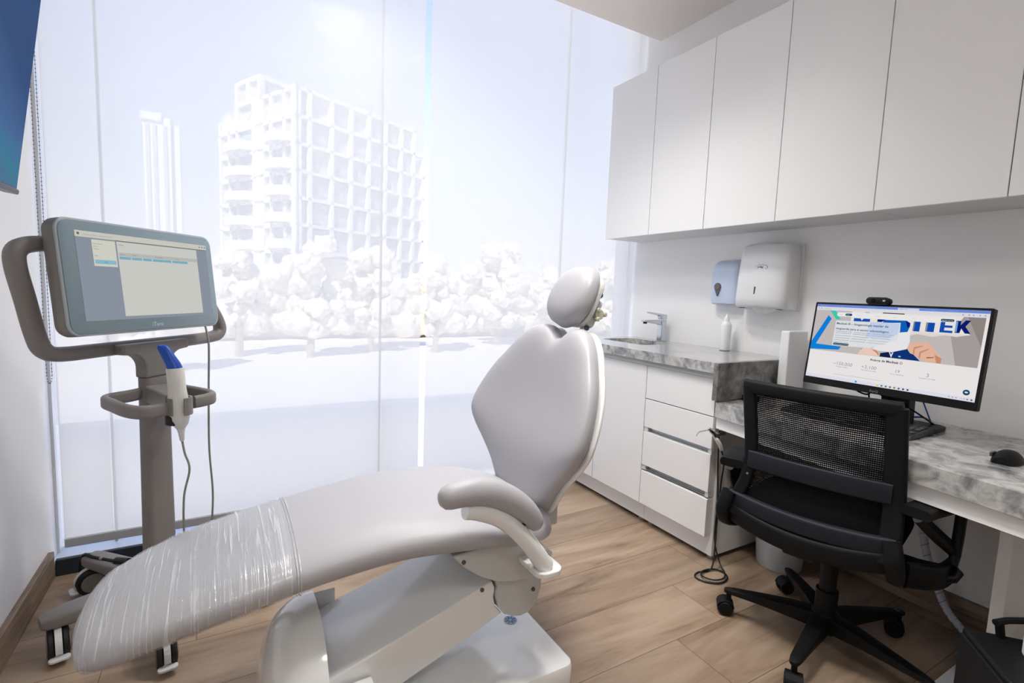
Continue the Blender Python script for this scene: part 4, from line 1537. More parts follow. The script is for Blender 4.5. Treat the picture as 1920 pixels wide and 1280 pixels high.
# screen housing
n2 = Vector((0.776, -0.622, 0.104)).normalized()
v2 = u_.cross(n2)
if v2.z > 0:
    v2 = -v2
SCc = Vector((-0.198, 1.980, 1.1725))
sp_ = lambda a, b, w: SCc + u_ * a - v2 * b + n2 * w
bm = NB(); prism(bm, rrect(0.553, 0.326, 0.035, 6), sp_, -0.050, -0.008, bev=0.010)
prism(bm, rrect(0.30, 0.20, 0.03, 4), sp_, -0.085, -0.045, bev=0.008)
HS = obj('screen_housing', bm, M_cart, CT, smooth=True)
bm = NB(); prism(bm, rrect(0.553, 0.326, 0.035, 6), sp_, -0.009, -0.001, bev=0.003)
obj('rim', bm, M_rim, HS, smooth=True)
bm = NB(); prism(bm, rrect(0.541, 0.314, 0.031, 6), sp_, -0.002, 0.0012, bev=0.001)
obj('bezel', bm, M_bezel, HS, smooth=True)
WS, HSs = 0.476, 0.252
so = SCc + u_ * 0.010 - v2 * 0.004
F = Flat(so - u_ * (WS / 2) + (-v2) * (HSs / 2) + n2 * 0.0018, u_ * WS, v2 * HSs, n2)
KC = 0.70
ec = lambda n_2, *c: emis(n_2, S(*c), KC)
F.rect(0, 0, 1, 1, ec('cart_grey', 160, 170, 184), 0)
F.rect(0, 0, 1, 0.068, ec('cart_bar', 232, 232, 220), 1)
F.rect(0.25, 0.068, 1, 0.075, ec('cart_line', 96, 98, 90), 2)
F.rect(0.095, 0.084, 0.246, 0.382, ec('cart_card', 240, 240, 226), 1)
F.rect(0.256, 0.080, 0.900, 0.962, ec('cart_page', 234, 234, 228), 1)
F.rect(0.103, 0.309, 0.238, 0.356, ec('cart_btn', 160, 214, 236), 2)
F.text('Iniciar', 0.17, 0.340, 0.022, ec('cart_btn_ink', 70, 140, 180), 3, 0, 'CENTER')
F.rect(0.262, 0.206, 0.898, 0.250, ec('cart_row', 210, 214, 208), 2)
for a, b in ((0.264, 0.345), (0.350, 0.425), (0.432, 0.50), (0.508, 0.66), (0.668, 0.804)):
    F.rect(a, 0.254, b, 0.286, ec('cart_cell', 142, 200, 222), 2)
CI = ec('cart_ink', 120, 126, 126)
F.text('Lista de pacientes - seleccione la orden', 0.05, 0.045, 0.022, ec('cart_ink2', 170, 170, 160), 2)
F.text('Orden', 0.265, 0.125, 0.026, CI, 2)
for u, s in ((0.27, 'Paciente'), (0.36, 'Fecha'), (0.53, 'Procedimiento'), (0.70, 'Estado')):
    F.text(s, u, 0.236, 0.020, CI, 3)
for v, s in ((0.135, 'Datos del caso'), (0.165, 'Doctor'), (0.195, 'Paciente'), (0.27, 'Notas')):
    F.text(s, 0.103, v, 0.018, CI, 2)
F.pill(0.012, 0.018, 0.028, 0.048, CI, 2)
for u in (0.93, 0.955, 0.98):
    F.pill(u, 0.022, u + 0.010, 0.042, CI, 2)
obj('screen', F.bm, F.mats, HS)
bm = NB()
Mt = Matrix.Identity(4)
for i in range(3):
    Mt[i][0], Mt[i][1], Mt[i][2] = u_[i], -v2[i], n2[i]
Mt.translation = sp_(0.005, -0.1475, 0.0016)
text_into(bm, 'iTero', Mt, 0.018, 0, 0.0001, 'CENTER')
obj('maker_mark', bm, mat('mark_pale', S(196, 208, 212), 0.4), HS)

# lower hoop handle with scanner holder
bm = NB()
hz = 0.795
hp_ = [(-0.05, -0.015), (-0.085, -0.022), (-0.122, -0.016), (-0.134, 0.012), (-0.128, 0.05), (-0.115, 0.10), (-0.098, 0.155), (-0.072, 0.20), (-0.035, 0.222), (0.03, 0.226)]
hp_w = [Vector((-0.244, 2.03, hz)), Vector((-0.272, 1.998, hz)), Vector((-0.312, 1.962, hz)), Vector((-0.318, 1.925, hz)), Vector((-0.29, 1.865, hz)), Vector((-0.255, 1.80, hz - 0.002)), Vector((-0.222, 1.766, hz - 0.004)), Vector((-0.195, 1.760, hz - 0.004)), Vector((-0.145, 1.790, hz - 0.004))]
tube(bm, cr(hp_w, 5), 1.0, prof=rrect(0.022, 0.040, 0.010, 3), up=(0, 0, 1))
hp_w2 = [Vector((-0.085, 1.838, hz)), Vector((-0.055, 1.862, hz)), Vector((-0.036, 1.892, hz)), Vector((-0.045, 1.935, hz)), Vector((-0.085, 2.00, hz)), Vector((-0.140, 2.075, hz)), Vector((-0.165, 2.10, hz))]
tube(bm, cr(hp_w2, 5), 1.0, prof=rrect(0.022, 0.040, 0.010, 3), up=(0, 0, 1))
obj('hoop_handle', bm, M_cart, CT, smooth=True)
bm = NB()
A_, B_ = Vector((-0.19, 2.04, hz)), Vector((-0.130, 1.822, hz))
dd = (B_ - A_).normalized()
ss = Vector((dd.y, -dd.x, 0))
prism(bm, [(0, -0.045), (0, 0.045), (0.20, 0.022), (0.205, -0.022)], lambda a, b, w: A_ + dd * a + ss * b * -1 + Vector((0, 0, w)), -0.028, 0.028, bev=0.005)
wx, wy = -0.118, 1.795
clip = []
for r_, rng in ((0.0335, range(-150, 151, 20)), (0.0275, range(150, -151, -20))):
    for a in rng:
        an = math.radians(a) + math.atan2(0.85, 0.1)
        clip.append((wx + r_ * math.cos(an), wy + r_ * math.sin(an)))
prism(bm, clip, lambda a, b, w: (a, b, w), 0.770, 0.822)
obj('scanner_holder', bm, M_cart, CT)
bm = NB()
cyl(bm, (wx - 0.014, wy + 0.008, 0.752), 0.026, 0.028, n=20, bev=0.003)
obj('holder_pad', bm, M_rubber, CT)

# five leg base with castors
for k in range(5):
    a = math.radians([62, 132, 203, 277, 348][k])
    L_ = [0.32, 0.345, 0.29, 0.31, 0.32][k]
    d = Vector((math.cos(a), math.sin(a), 0))
    s = Vector((-d.y, d.x, 0))
    bm = NB()
    rings = []
    for q, w, z0, z1 in ((0.0, 0.042, 0.092, 0.150), (0.12, 0.040, 0.095, 0.148), (0.25, 0.037, 0.099, 0.146), (L_ - 0.01, 0.034, 0.101, 0.145), (L_ + 0.018, 0.030, 0.103, 0.142), (L_ + 0.028, 0.020, 0.107, 0.136)):
        rings.append([P0 + d * q + s * x + Vector((0, 0, (z0 + z1) / 2 + y)) for x, y in rrect(w * 2, z1 - z0, min(0.012, w * 0.6, (z1 - z0) * 0.4), 3)])
    loft(bm, rings)
    lg = obj('leg', bm, M_cart, CT, smooth=True)
    c = P0 + d * (L_ - 0.012)
    sw = [0.3, -1.25, 0.25, 0.15, 0.5][k]
    ax = Vector((math.cos(sw), math.sin(sw), 0))
    fw = Vector((-ax.y, ax.x, 0))
    wc_ = c + Vector((0, 0, 0.048)) - fw * 0.014
    for sg in (-1, 1):
        bm = NB(); cyl(bm, wc_ + ax * 0.017 * sg, 0.047, 0.017, ax, 28, bev=0.004)
        obj('castor_wheel', bm, M_rubber, lg, smooth=True)
        bm = NB(); cyl(bm, wc_ + ax * 0.0265 * sg, 0.034, 0.004, ax, 24, bev=0.001)
        obj('castor_hub', bm, M_cart, lg, smooth=True)
    bm = NB()
    hood = [(0.052 * math.cos(math.radians(q)), 0.052 * math.sin(math.radians(q))) for q in range(-20, 201, 14)] + [(0.0485 * math.cos(math.radians(q)), 0.0485 * math.sin(math.radians(q))) for q in range(200, -21, -14)]
    prism(bm, hood, lambda p, q, w: wc_ + fw * p + Vector((0, 0, q)) + ax * w, -0.0085, 0.0085)
    cyl(bm, c + Vector((0, 0, 0.098)), 0.014, 0.02, n=14)
    prism(bm, rrect(0.052, 0.026, 0.012, 4), lambda p, q, w: wc_ - fw * (0.052 + q) + ax * p + Vector((0, 0, w)), -0.028, -0.020, bev=0.002)
    obj('castor_fork', bm, M_whitem, lg)
bm = NB(); lathe(bm, [(0.075, 0.098), (0.08, 0.105), (0.075, 0.140), (0.05, 0.150)], Matrix.Translation(P0), 24)
obj('hub', bm, M_cart, CT, smooth=True)

# handheld scanner in the holder
ax_ = Vector((-0.004, 0.001, 0.07)).normalized()
W0 = Vector((wx, wy, 0.735))
WT = thing('intraoral_scanner', 'white handheld scanner with a blue tip standing in the cart holder', 'dental scanner', tuple(W0))
Mw = Matrix.Translation(W0) @ ax_.to_track_quat('Z', 'Y').to_matrix().to_4x4()
bm = NB()
lathe(bm, [(0.0, -0.012), (0.011, -0.010), (0.021, 0.004), (0.0255, 0.022), (0.0265, 0.085), (0.0245, 0.104), (0.0235, 0.118), (0.0235, 0.175), (0.0225, 0.177), (0.0, 0.177)], Mw, 24, cap=False)
obj('handle', bm, M_ivory, WT, smooth=True)
bm = NB()
rings = []
for z, w, d, o_ in ((0.174, 0.0215, 0.019, 0.0), (0.19, 0.0205, 0.017, -0.005), (0.212, 0.0195, 0.014, -0.017), (0.230, 0.0185, 0.012, -0.026), (0.240, 0.0165, 0.010, -0.031), (0.245, 0.010, 0.006, -0.034)):
    rings.append([Mw @ Vector((0, 0, z)) + Vector((0.866, -0.5, 0)) * (w * math.cos(a) + o_) + Vector((0.5, 0.866, 0.25)) * (d * math.sin(a)) for a in [2 * PI * j / 16 for j in range(16)]])
loft(bm, rings)
obj('tip_sleeve', bm, M_blue, WT, smooth=True)
bm = NB()
for k in range(2):
    t2 = bmesh.new()
    cpos = Mw @ Vector((0.004, -0.0268, 0.075))
    tube(t2, [cpos + Vector((0.0045 * (1 - 0.4 * k) * math.cos(a), -0.0008, 0.0045 * (1 - 0.4 * k) * math.sin(a))) for a in [2 * PI * j / 16 for j in range(16)]], 0.0006, 4, closed=True)
    merge(bm, t2)
obj('button_mark', bm, M_slate, WT)
bm = NB()
lathe(bm, [(0.0115, -0.010), (0.0085, -0.022), (0.0065, -0.045), (0.004, -0.050)], Mw, 14)
obj('strain_relief', bm, M_ivory, WT, smooth=True)
bm = NB()
tube(bm, cr([Mw @ Vector((0, 0, -0.048)), (-0.110, 1.80, 0.645), (-0.099, 1.805, 0.59), (-0.116, 1.81, 0.50), (-0.118, 1.815, 0.36), (-0.108, 1.815, 0.305), (-0.075, 1.82, 0.30), (-0.04, 1.83, 0.27)], 8), 0.0032, 7)
obj('cord', bm, M_cordg, WT, smooth=True)

bm = NB()
cb = sp_(0.215, -0.163, -0.006)
tube(bm, cr([cb + Vector((-0.004, 0, 0.01)), cb + Vector((0.004, -0.01, -0.03)), cb + Vector((0.008, -0.02, -0.08)), cb + Vector((0.004, -0.02, -0.25)), cb + Vector((0.002, -0.02, -0.45)), cb + Vector((0.01, -0.02, -0.62)), cb + Vector((0.006, -0.02, -0.78)), cb + Vector((0.03, -0.04, -0.85))], 8), 0.0036, 7)
tag(obj('screen_cable', bm, M_cordg, None, smooth=True), 'thin grey cable hanging straight down from the corner of the cart screen', 'cable')
t = thing('cart_power_cable', 'black power cable with ferrite lump on the rear leg of the scanner cart', 'cable', (-0.36, 2.24, 0.14))
bm = NB()
tube(bm, cr([(-0.475, 2.315, 0.06), (-0.478, 2.320, 0.11), (-0.462, 2.312, 0.148), (-0.43, 2.275, 0.150), (-0.385, 2.235, 0.149), (-0.345, 2.195, 0.153), (-0.30, 2.155, 0.160), (-0.265, 2.125, 0.165), (-0.225, 2.098, 0.17)], 6), 0.0055, 8)
obj('cord', bm, M_rubber, t, smooth=True)
bm = NB(); tube(bm, [(-0.352, 2.203, 0.153), (-0.31, 2.163, 0.159)], 0.0125, 12, round_ends=False)
obj('ferrite', bm, M_rubber, t, smooth=True)
bm = NB(); tube(bm, [(-0.405, 2.253, 0.1495), (-0.397, 2.245, 0.1495)], 0.0068, 10)
obj('tie', bm, M_cordg, t)

# ------------------------------------------------------------------ television on the left wall
t = thing('television', 'black television tilted on the wall opposite the cabinets, blue picture lit', 'television', (XL + 0.05, 1.62, 1.42))
tl = math.radians(8.0)
tvv = Vector((math.sin(tl), 0, math.cos(tl)))
tvn = Vector((math.cos(tl), 0, -math.sin(tl)))
tv0 = Vector((-0.548, 2.150, 1.423))                         # lower far corner of the front face
tp = lambda a, b, w: tv0 + Vector((0, -a, 0)) + tvv * b + tvn * w
bm = NB(); prism(bm, [(0, 0), (1.11, 0), (1.11, 0.645), (0, 0.645)], tp, -0.032, 0.0, bev=0.003)
obj('housing', bm, M_tv, t)
bm = NB(); prism(bm, [(-0.002, -0.004), (1.112, -0.004), (1.112, 0.012), (-0.002, 0.012)], tp, -0.034, 0.006, bev=0.004)
obj('bottom_bezel', bm, M_tv, t)


def tv_mat():
    m = bpy.data.materials.new('tv_picture')
    m.use_nodes = True
    n, l = m.node_tree.nodes, m.node_tree.links
    n.clear()
    out = n.new('ShaderNodeOutputMaterial')
    tc = n.new('ShaderNodeTexCoord')
    mp_ = n.new('ShaderNodeMapping')
    mp_.inputs['Rotation'].default_value = (0.5, 0, 0)
    no = n.new('ShaderNodeTexNoise')
    no.inputs['Scale'].default_value = 2.2
    no.inputs['Detail'].default_value = 3
    s = n.new('ShaderNodeSeparateXYZ')
    l.new(tc.outputs['Generated'], mp_.inputs[0])
    l.new(mp_.outputs[0], s.inputs[0])
    l.new(tc.outputs['Generated'], no.inputs['Vector'])
    k = n.new('ShaderNodeMath')
    k.operation = 'MULTIPLY_ADD'
    k.inputs[1].default_value = 0.22
    l.new(no.outputs['Fac'], k.inputs[0])
    l.new(s.outputs['Z'], k.inputs[2])
    r = n.new('ShaderNodeValToRGB')
    els = r.color_ramp.elements
    for _ in range(4):
        els.new(0.5)
    for e, (p, c) in zip(els, [(0.08, S(62, 76, 110)), (0.30, S(96, 108, 124)), (0.48, S(84, 110, 140)), (0.62, S(52, 126, 160)), (0.78, S(66, 104, 158)), (1.0, S(40, 76, 128))]):
        e.position = p
        e.color = c
    l.new(k.outputs[0], r.inputs[0])
    em = n.new('ShaderNodeEmission')
    em.inputs[1].default_value = 0.85
    l.new(r.outputs[0], em.inputs[0])
    gl = n.new('ShaderNodeBsdfGlossy')
    gl.inputs['Roughness'].default_value = 0.25
    mx = n.new('ShaderNodeMixShader')
    mx.inputs[0].default_value = 0.04
    l.new(em.outputs[0], mx.inputs[1])
    l.new(gl.outputs[0], mx.inputs[2])
    l.new(mx.outputs[0], out.inputs[0])
    return m


bm = NB(); prism(bm, [(0.006, 0.014), (1.10, 0.014), (1.10, 0.638), (0.006, 0.638)], tp, 0.0, 0.001)
obj('screen', bm, tv_mat(), t)
bm = NB(); box(bm, XL, XL + 0.03, 1.45, 1.75, 1.55, 1.95, 0.003)
prism(bm, [(0.45, 0.2), (0.65, 0.2), (0.65, 0.5), (0.45, 0.5)], lambda a, b, w: tp(a, b, w), -0.07, -0.03)
obj('wall_mount', bm, M_black, t)

# ------------------------------------------------------------------ office chair (local frame: x towards the desk, y to its left)
RZ = math.atan2(0.23, 0.973)
BO = Vector((-0.018, -0.028, 0))
OC = thing('office_chair', 'black mesh back office swivel chair pulled up to the desk', 'office chair', (1.80, 0.895, 0), RZ)
CY = 0.025


def backx(z):
    pts = [(0.40, -0.200), (0.43, -0.196), (0.47, -0.178), (0.54, -0.162), (0.62, -0.156), (0.70, -0.162), (0.80, -0.168), (0.90, -0.176)]
    for (a, b), (c, d) in zip(pts, pts[1:]):
        if z <= c:
            return b + (d - b) * (z - a) / (c - a)
    return pts[-1][1]


def backw(z, sg=1):
    pts = [(0.42, 0.250), (0.47, 0.240), (0.54, 0.216), (0.62, 0.202), (0.70, 0.206), (0.80, 0.216), (0.90, 0.224)]
    if sg < 0:
        pts = [(0.42, 0.250), (0.47, 0.246), (0.54, 0.244), (0.62, 0.242), (0.70, 0.238), (0.80, 0.232), (0.90, 0.226)]
    for (a, b), (c, d) in zip(pts, pts[1:]):
        if z <= c:
            return b + (d - b) * (z - a) / (c - a)
    return pts[-1][1]


def bx(y, z):                                             # the back curves round the sitter
    return backx(z) + 0.026 * ((y - CY) / 0.22) ** 2 - 0.014


for sg in (1, -1):
    bm = NB()
    pts = []
    for k in range(25):
        z = 0.425 + (0.885 - 0.425) * k / 24
        y = CY + sg * (backw(z, sg) - 0.018)
        pts.append(Vector((bx(y, z), y, z)))
    tube(bm, pts, 1.0, prof=rrect(0.042 if sg > 0 else 0.056, 0.030, 0.010, 3), up=(1, 0, 0))
    obj('back_upright', bm, M_black2, OC, smooth=True, local=True)
bm = NB()
rings = []
for k in range(21):
    y = CY + 0.222 * (-1 + 2 * k / 20)
    rings.append([Vector((bx(y, 0.88) + a, y, 0.882 + b)) for a, b in rrect(0.030, 0.046, 0.012, 3)])
loft(bm, rings)
obj('top_rail', bm, M_black2, OC, smooth=True, local=True)
bm = NB()
N1, N2 = 14, 16
gv = []
for j in range(N2 + 1):
    z = 0.47 + 0.40 * j / N2
    ya, yb = CY - backw(z, -1) + 0.02, CY + backw(z, 1) - 0.02
    gv.append([bm.verts.new((bx(ya + (yb - ya) * i / N1, z) + 0.008, ya + (yb - ya) * i / N1, z)) for i in range(N1 + 1)])
for j in range(N2):
    for i in range(N1):
        bm.faces.new((gv[j][i], gv[j][i + 1], gv[j + 1][i + 1], gv[j + 1][i]))
obj('mesh_panel', bm, M_mesh, OC, smooth=True, local=True)
bm = NB()
rings = []
for k in range(21):
    y = CY - 0.015 + 0.205 * (-1 + 2 * k / 20)
    rings.append([Vector((bx(y, 0.63) - 0.012 + a, y, 0.628 + b)) for a, b in rrect(0.016, 0.062, 0.006, 3)])
loft(bm, rings)
obj('lumbar_bar', bm, M_band, OC, smooth=True, local=True)
bm = NB()
rings = []
for k in range(21):
    u = -1 + 2 * k / 20
    y = CY + 0.242 * u
    rings.append([Vector((bx(y, 0.47) - 0.004 + a, y, 0.462 + 0.012 * u * u + b)) for a, b in rrect(0.030, 0.058, 0.010, 3)])
loft(bm, rings)
obj('lower_band', bm, M_band, OC, smooth=True, local=True)
bm = NB()
rings = []
for k in range(21):
    u = -1 + 2 * k / 20
    y = CY + 0.235 * u
    rings.append([Vector((bx(y, 0.42) + 0.02 + a, y, 0.398 + 0.030 * u * u + b)) for a, b in rrect(0.05, 0.070, 0.016, 3)])
loft(bm, rings)
obj('back_shell', bm, M_black2, OC, smooth=True, local=True)
bm = NB()
rings = []
for k in range(15):
    u = k / 14.0
    x = -0.175 + 0.47 * u
    w = 0.242 * (1 - 0.35 * abs(2 * u - 1) ** 5)
    th = 0.042 * (1 - 0.6 * abs(2 * u - 1) ** 8)
    rings.append([Vector((x, CY + w * sgp(math.cos(a), 0.55), 0.445 - 0.02 * max(0, u - 0.8) * 5 * 0.2 + th * sgp(math.sin(a), 0.7))) for a in [2 * PI * j / 32 for j in range(32)]])
loft(bm, rings)
obj('seat', bm, M_fabric, OC, smooth=True, local=True, angle=60)
bm = NB()
box(bm, -0.10, 0.13, -0.09, 0.11, 0.335, 0.405, 0.012)
box(bm, -0.21, -0.08, -0.03, 0.07, 0.355, 0.395, 0.01)
box(bm, -0.04, 0.03, -0.25, 0.28, 0.365, 0.392, 0.006)
obj('mechanism', bm, M_black, OC, local=True)
bm = NB(); cyl(bm, BO + Vector((0, 0, 0.235)), 0.026, 0.26, n=20); cyl(bm, BO + Vector((0, 0, 0.15)), 0.034, 0.10, n=20)
obj('gas_lift', bm, M_black, OC, smooth=True, local=True)
bm = NB(); lathe(bm, [(0.03, 0.055), (0.048, 0.06), (0.052, 0.095), (0.042, 0.118), (0.03, 0.125)], Matrix.Translation(BO), 24)
obj('hub', bm, M_black, OC, smooth=True, local=True)
for k, ang in enumerate((52, 121, 194, 266, 340)):
    a = math.radians(ang) - RZ
    d = Vector((math.cos(a), math.sin(a), 0))
    s = Vector((-d.y, d.x, 0))
    bm = NB()
    rings = []
    for q, w, z0, z1 in ((0.02, 0.030, 0.062, 0.118), (0.10, 0.027, 0.072, 0.118), (0.20, 0.022, 0.080, 0.110), (0.29, 0.018, 0.083, 0.101), (0.315, 0.014, 0.083, 0.098), (0.322, 0.008, 0.085, 0.096)):
        rings.append([BO + d * q + s * x + Vector((0, 0, (z0 + z1) / 2 + y)) for x, y in rrect(w * 2, z1 - z0, 0.006 if w > 0.01 else 0.003, 2)])
    loft(bm, rings)
    lg = obj('leg', bm, M_black, OC, smooth=True, local=True)
    c = BO + d * 0.305
    sw = [0.9, 0.5, 1.9, 2.6, 0.2][k]
    ax = Vector((math.cos(sw), math.sin(sw), 0))
    fw = Vector((-ax.y, ax.x, 0))
    w0 = c + Vector((0, 0, 0.029)) + fw * 0.010
    for sg in (-1, 1):
        bm = NB(); cyl(bm, w0 + ax * 0.015 * sg, 0.0285, 0.021, ax, 22, bev=0.006)
        obj('castor_wheel', bm, M_black, lg, smooth=True, local=True)
    bm = NB()
    hood = [(0.031 * math.cos(math.radians(q)), 0.031 * math.sin(math.radians(q))) for q in range(10, 171, 16)] + [(0.029 * math.cos(math.radians(q)), 0.029 * math.sin(math.radians(q))) for q in range(170, 9, -16)]
    prism(bm, hood, lambda p, q, w: w0 + fw * p + Vector((0, 0, q)) + ax * w, -0.024, 0.024)
    cyl(bm, c + Vector((0, 0, 0.075)), 0.009, 0.035, n=12)
    obj('castor_hood', bm, M_black2, lg, local=True)
    if k == 4:
        bm = NB()
        o1 = d * 0.29 + s * (-0.014) + Vector((0, 0, 0.1035))
        for i_, tx in enumerate(('MAX 120', 'KG')):
            Mk = Matrix.Identity(4)
            X_, Z_ = -s, Vector((0, 0, 1))
            Y_ = Z_.cross(X_)
            for q in range(3):
                Mk[q][0], Mk[q][1], Mk[q][2] = -d[q], (-s)[q], Z_[q]
            Mk.translation = BO + d * 0.30 + s * (0.004 + 0.010 * -i_ + 0.004) + Vector((0, 0, 0.1015))
            text_into(bm, tx, Mk, 0.010, 0)
        obj('print', bm, M_label, lg, local=True)
for sg in (1, -1):
    bm = NB()
    # loop arm: pad, front upright, rear brace; it toes outwards to the front
    yin, yout = (0.262, 0.318) if sg > 0 else (-0.245, -0.335)
    py = lambda x: yin + (yout - yin) * max(0.0, min(1.0, (x + 0.20) / 0.26))
    pad = [Vector((x, py(x), z)) for x, z in ((-0.175, 0.598), (-0.13, 0.601), (-0.06, 0.602), (0.0, 0.603), (0.045, 0.594), (0.062, 0.575))]
    tube(bm, cr(pad, 4), 1.0, prof=rrect(0.078, 0.030, 0.012, 3), up=(0, 0, 1))
    a_pad = obj('armrest_pad', bm, M_black2, OC, smooth=True, local=True)
    bm = NB()
    post = [Vector((0.058, py(0.06), 0.59)), Vector((0.058, py(0.06), 0.55)), Vector((0.035, py(0.06), 0.47)), Vector((0.012, py(0.06) - 0.004 * sg, 0.405)), Vector((-0.01, py(0.06) - 0.02 * sg, 0.385)), Vector((-0.03, yin - 0.06 * sg, 0.378))]
    tube(bm, cr(post, 5), 1.0, prof=rrect(0.024, 0.105, 0.010, 3), up=(1, 0, 0))
    rear = [Vector((-0.165, py(-0.17), 0.592)), Vector((-0.10, py(-0.08), 0.535)), Vector((-0.03, py(0.0), 0.485)), Vector((0.015, py(0.05), 0.455))]
    tube(bm, cr(rear, 5), 1.0, prof=rrect(0.024, 0.050, 0.009, 3), up=(1, 0, 0))
    low = [Vector((-0.150, yin, 0.40)), Vector((-0.08, py(-0.02), 0.395)), Vector((0.0, py(0.05), 0.40))]
    tube(bm, cr(low, 5), 1.0, prof=rrect(0.024, 0.075, 0.009, 3), up=(0, 0, 1))
    obj('armrest_frame', bm, M_black, OC, smooth=True, local=True)
for sg in (1, -1):
    bm = NB()
    pts = [Vector((-0.185, CY + sg * 0.235, 0.50)), Vector((-0.195, CY + sg * 0.248, 0.445)), Vector((-0.17, CY + sg * 0.250, 0.395)), Vector((-0.10, CY + sg * 0.24, 0.372)), Vector((-0.02, CY + sg * 0.20, 0.370))]
    tube(bm, cr(pts, 5), 1.0, prof=rrect(0.050, 0.045, 0.014, 3), up=(0, sg, 0))
    obj('side_hook', bm, M_black2, OC, smooth=True, local=True)
bm = NB(); cyl(bm, (bx(CY + 0.19, 0.575) - 0.014, CY + 0.187, 0.575), 0.004, 0.005, (1, 0, 0), 10)
obj('screw', bm, M_chrome, OC, local=True)

# ------------------------------------------------------------------ black tower and odds at the lower right
ca = math.radians(-48.7)
t = thing('computer_tower', 'black computer tower standing on the floor under the desk', 'computer tower', (1.535, 0.435, 0), ca)
bm = NB(); box(bm, 0.0, 0.40, -0.19, 0.0, 0.0, 0.415, 0.006)
obj('case', bm, M_black, t, local=True)
bm = NB(); box(bm, -0.007, 0.001, -0.18, -0.01, 0.03, 0.405, 0.002)
obj('front_panel', bm, M_black2, t, local=True)
bm = NB(); box(bm, 1.66, 2.155, 0.490, 0.592, 0.0, 0.010, 0.002)
tag(obj('white_board', bm, M_case), 'thin white board lying on the floor behind the black computer tower', 'board')

bm = NB()
lathe(bm, [(0.0, 0.0), (0.020, 0.0), (0.022, 0.004), (0.022, 0.070), (0.017, 0.085), (0.009, 0.090), (0.009, 0.10), (0.0, 0.10)], Matrix.Translation((1.545, 0.310, 0.4155)), 28, cap=False)
tag(obj('white_bottle', bm, M_case, None, smooth=True), 'white bottle standing on top of the black computer tower', 'bottle')
bm = NB()
tube(bm, [(1.556, 0.384, 0.450), (1.590, 0.372, 0.452), (1.66, 0.335, 0.452)], 0.0075, 8)
tube(bm, [(1.567, 0.380, 0.452), (1.572, 0.376, 0.4165)], 0.009, 8)
tube(bm, [(1.645, 0.342, 0.450), (1.650, 0.340, 0.4165)], 0.009, 8)
tag(obj('carry_handle', bm, M_black2, None, smooth=True), 'black bar handle on top of the computer tower behind the white bottle', 'handle')

# ------------------------------------------------------------------ outside: ground, parapet, blocks, trees
bm = NB(); box(bm, -260, 260, 4.6, 320, -4.2, -4.0)
g_ = struct('ground', bm, M_ground)

br, blv = Vector((0.905, 0.425, 0)), Vector((-0.436, 0.900, 0))
BC = Vector((7.1, 59.6, -4.0))
GZ = -4.0
APT = thing('apartment_block', 'hazy white apartment block with gridded facade and balconies beyond the blind', 'building', tuple(BC))
FH = 2.85
TOP = 21.9


def bpnt(a, b, z):
    return BC + br * a + blv * b + Vector((0, 0, z - GZ))


def bbox(bm, a0, a1, b0, b1, z0, z1):
    t2 = bmesh.new()
    bmesh.ops.create_cube(t2, size=1.0)
    t2.transform(Matrix.Translation(((a0 + a1) / 2, (b0 + b1) / 2, (z0 + z1) / 2)) @ Matrix.Diagonal((a1 - a0, b1 - b0, z1 - z0, 1)))
    M = Matrix.Identity(4)
    for i in range(3):
        M[i][0], M[i][1] = br[i], blv[i]
    M.translation = BC + Vector((0, 0, -GZ))
    merge(bm, t2, M)


bm = NB()
bbox(bm, 0.5, 17.2, 0.6, 16.2, GZ, TOP - 0.3)
bbox(bm, 17.2, 19.0, 0.6, 16.0, GZ, TOP - 3.6)
bbox(bm, 1.0, 9.5, 8.2, 13.2, TOP - 0.4, TOP + 2.6)
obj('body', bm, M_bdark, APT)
bm = NB()
cols_r = [0.0, 1.6, 4.4, 7.0, 9.6, 12.2, 14.8, 17.0]
for a in cols_r:
    bbox(bm, a - 0.22, a + 0.22, 0.0, 0.65, GZ, TOP)
bbox(bm, 18.6, 19.0, 0.0, 0.65, GZ, TOP - 3.4)
for k in range(10):
    z = TOP - FH * k
    bbox(bm, -0.2, 17.2 if k == 0 else 19.0, 0.0, 0.65, z - 0.35, z)
cols_l = [0.0, 2.4, 5.0, 7.4, 8.6, 12.2, 14.0, 16.3]
for b in cols_l:
    w = 0.9 if b in (7.4,) else 0.25
    bbox(bm, 0.0, 0.55, max(b - w, 0), b + w, GZ, TOP - (0.0 if b < 12.5 else 1.6))
for k in range(10):
    z = TOP - FH * k
    bbox(bm, 0.0, 0.55, 0.0, 16.5 if k else 12.4, z - 0.35, z)
bbox(bm, 0.6, 9.5, 8.0, 13.4, TOP + 2.4, TOP + 2.9)
for b in (8.2, 10.6, 13.2):
    bbox(bm, 0.5, 1.1, b - 0.3, b + 0.3, TOP - 0.2, TOP + 2.6)
obj('facade_frame', bm, M_bldg, APT)
nwin = 0
for k in range(9):
    z1 = TOP - FH * k - 0.45
    z0 = z1 - 1.9
    for i in range(len(cols_r) - 1):
        if nwin >= 62:
            break
        if (i + k) % 5 == 3 or (i == 1 and k == 0):
            continue
        bm = NB(); bbox(bm, cols_r[i] + 0.35, cols_r[i + 1] - 0.35, 0.45, 0.62, z0 - 0.3 * ((i + k) % 2), z1)
        obj('window', bm, M_bglass, APT)
        nwin += 1
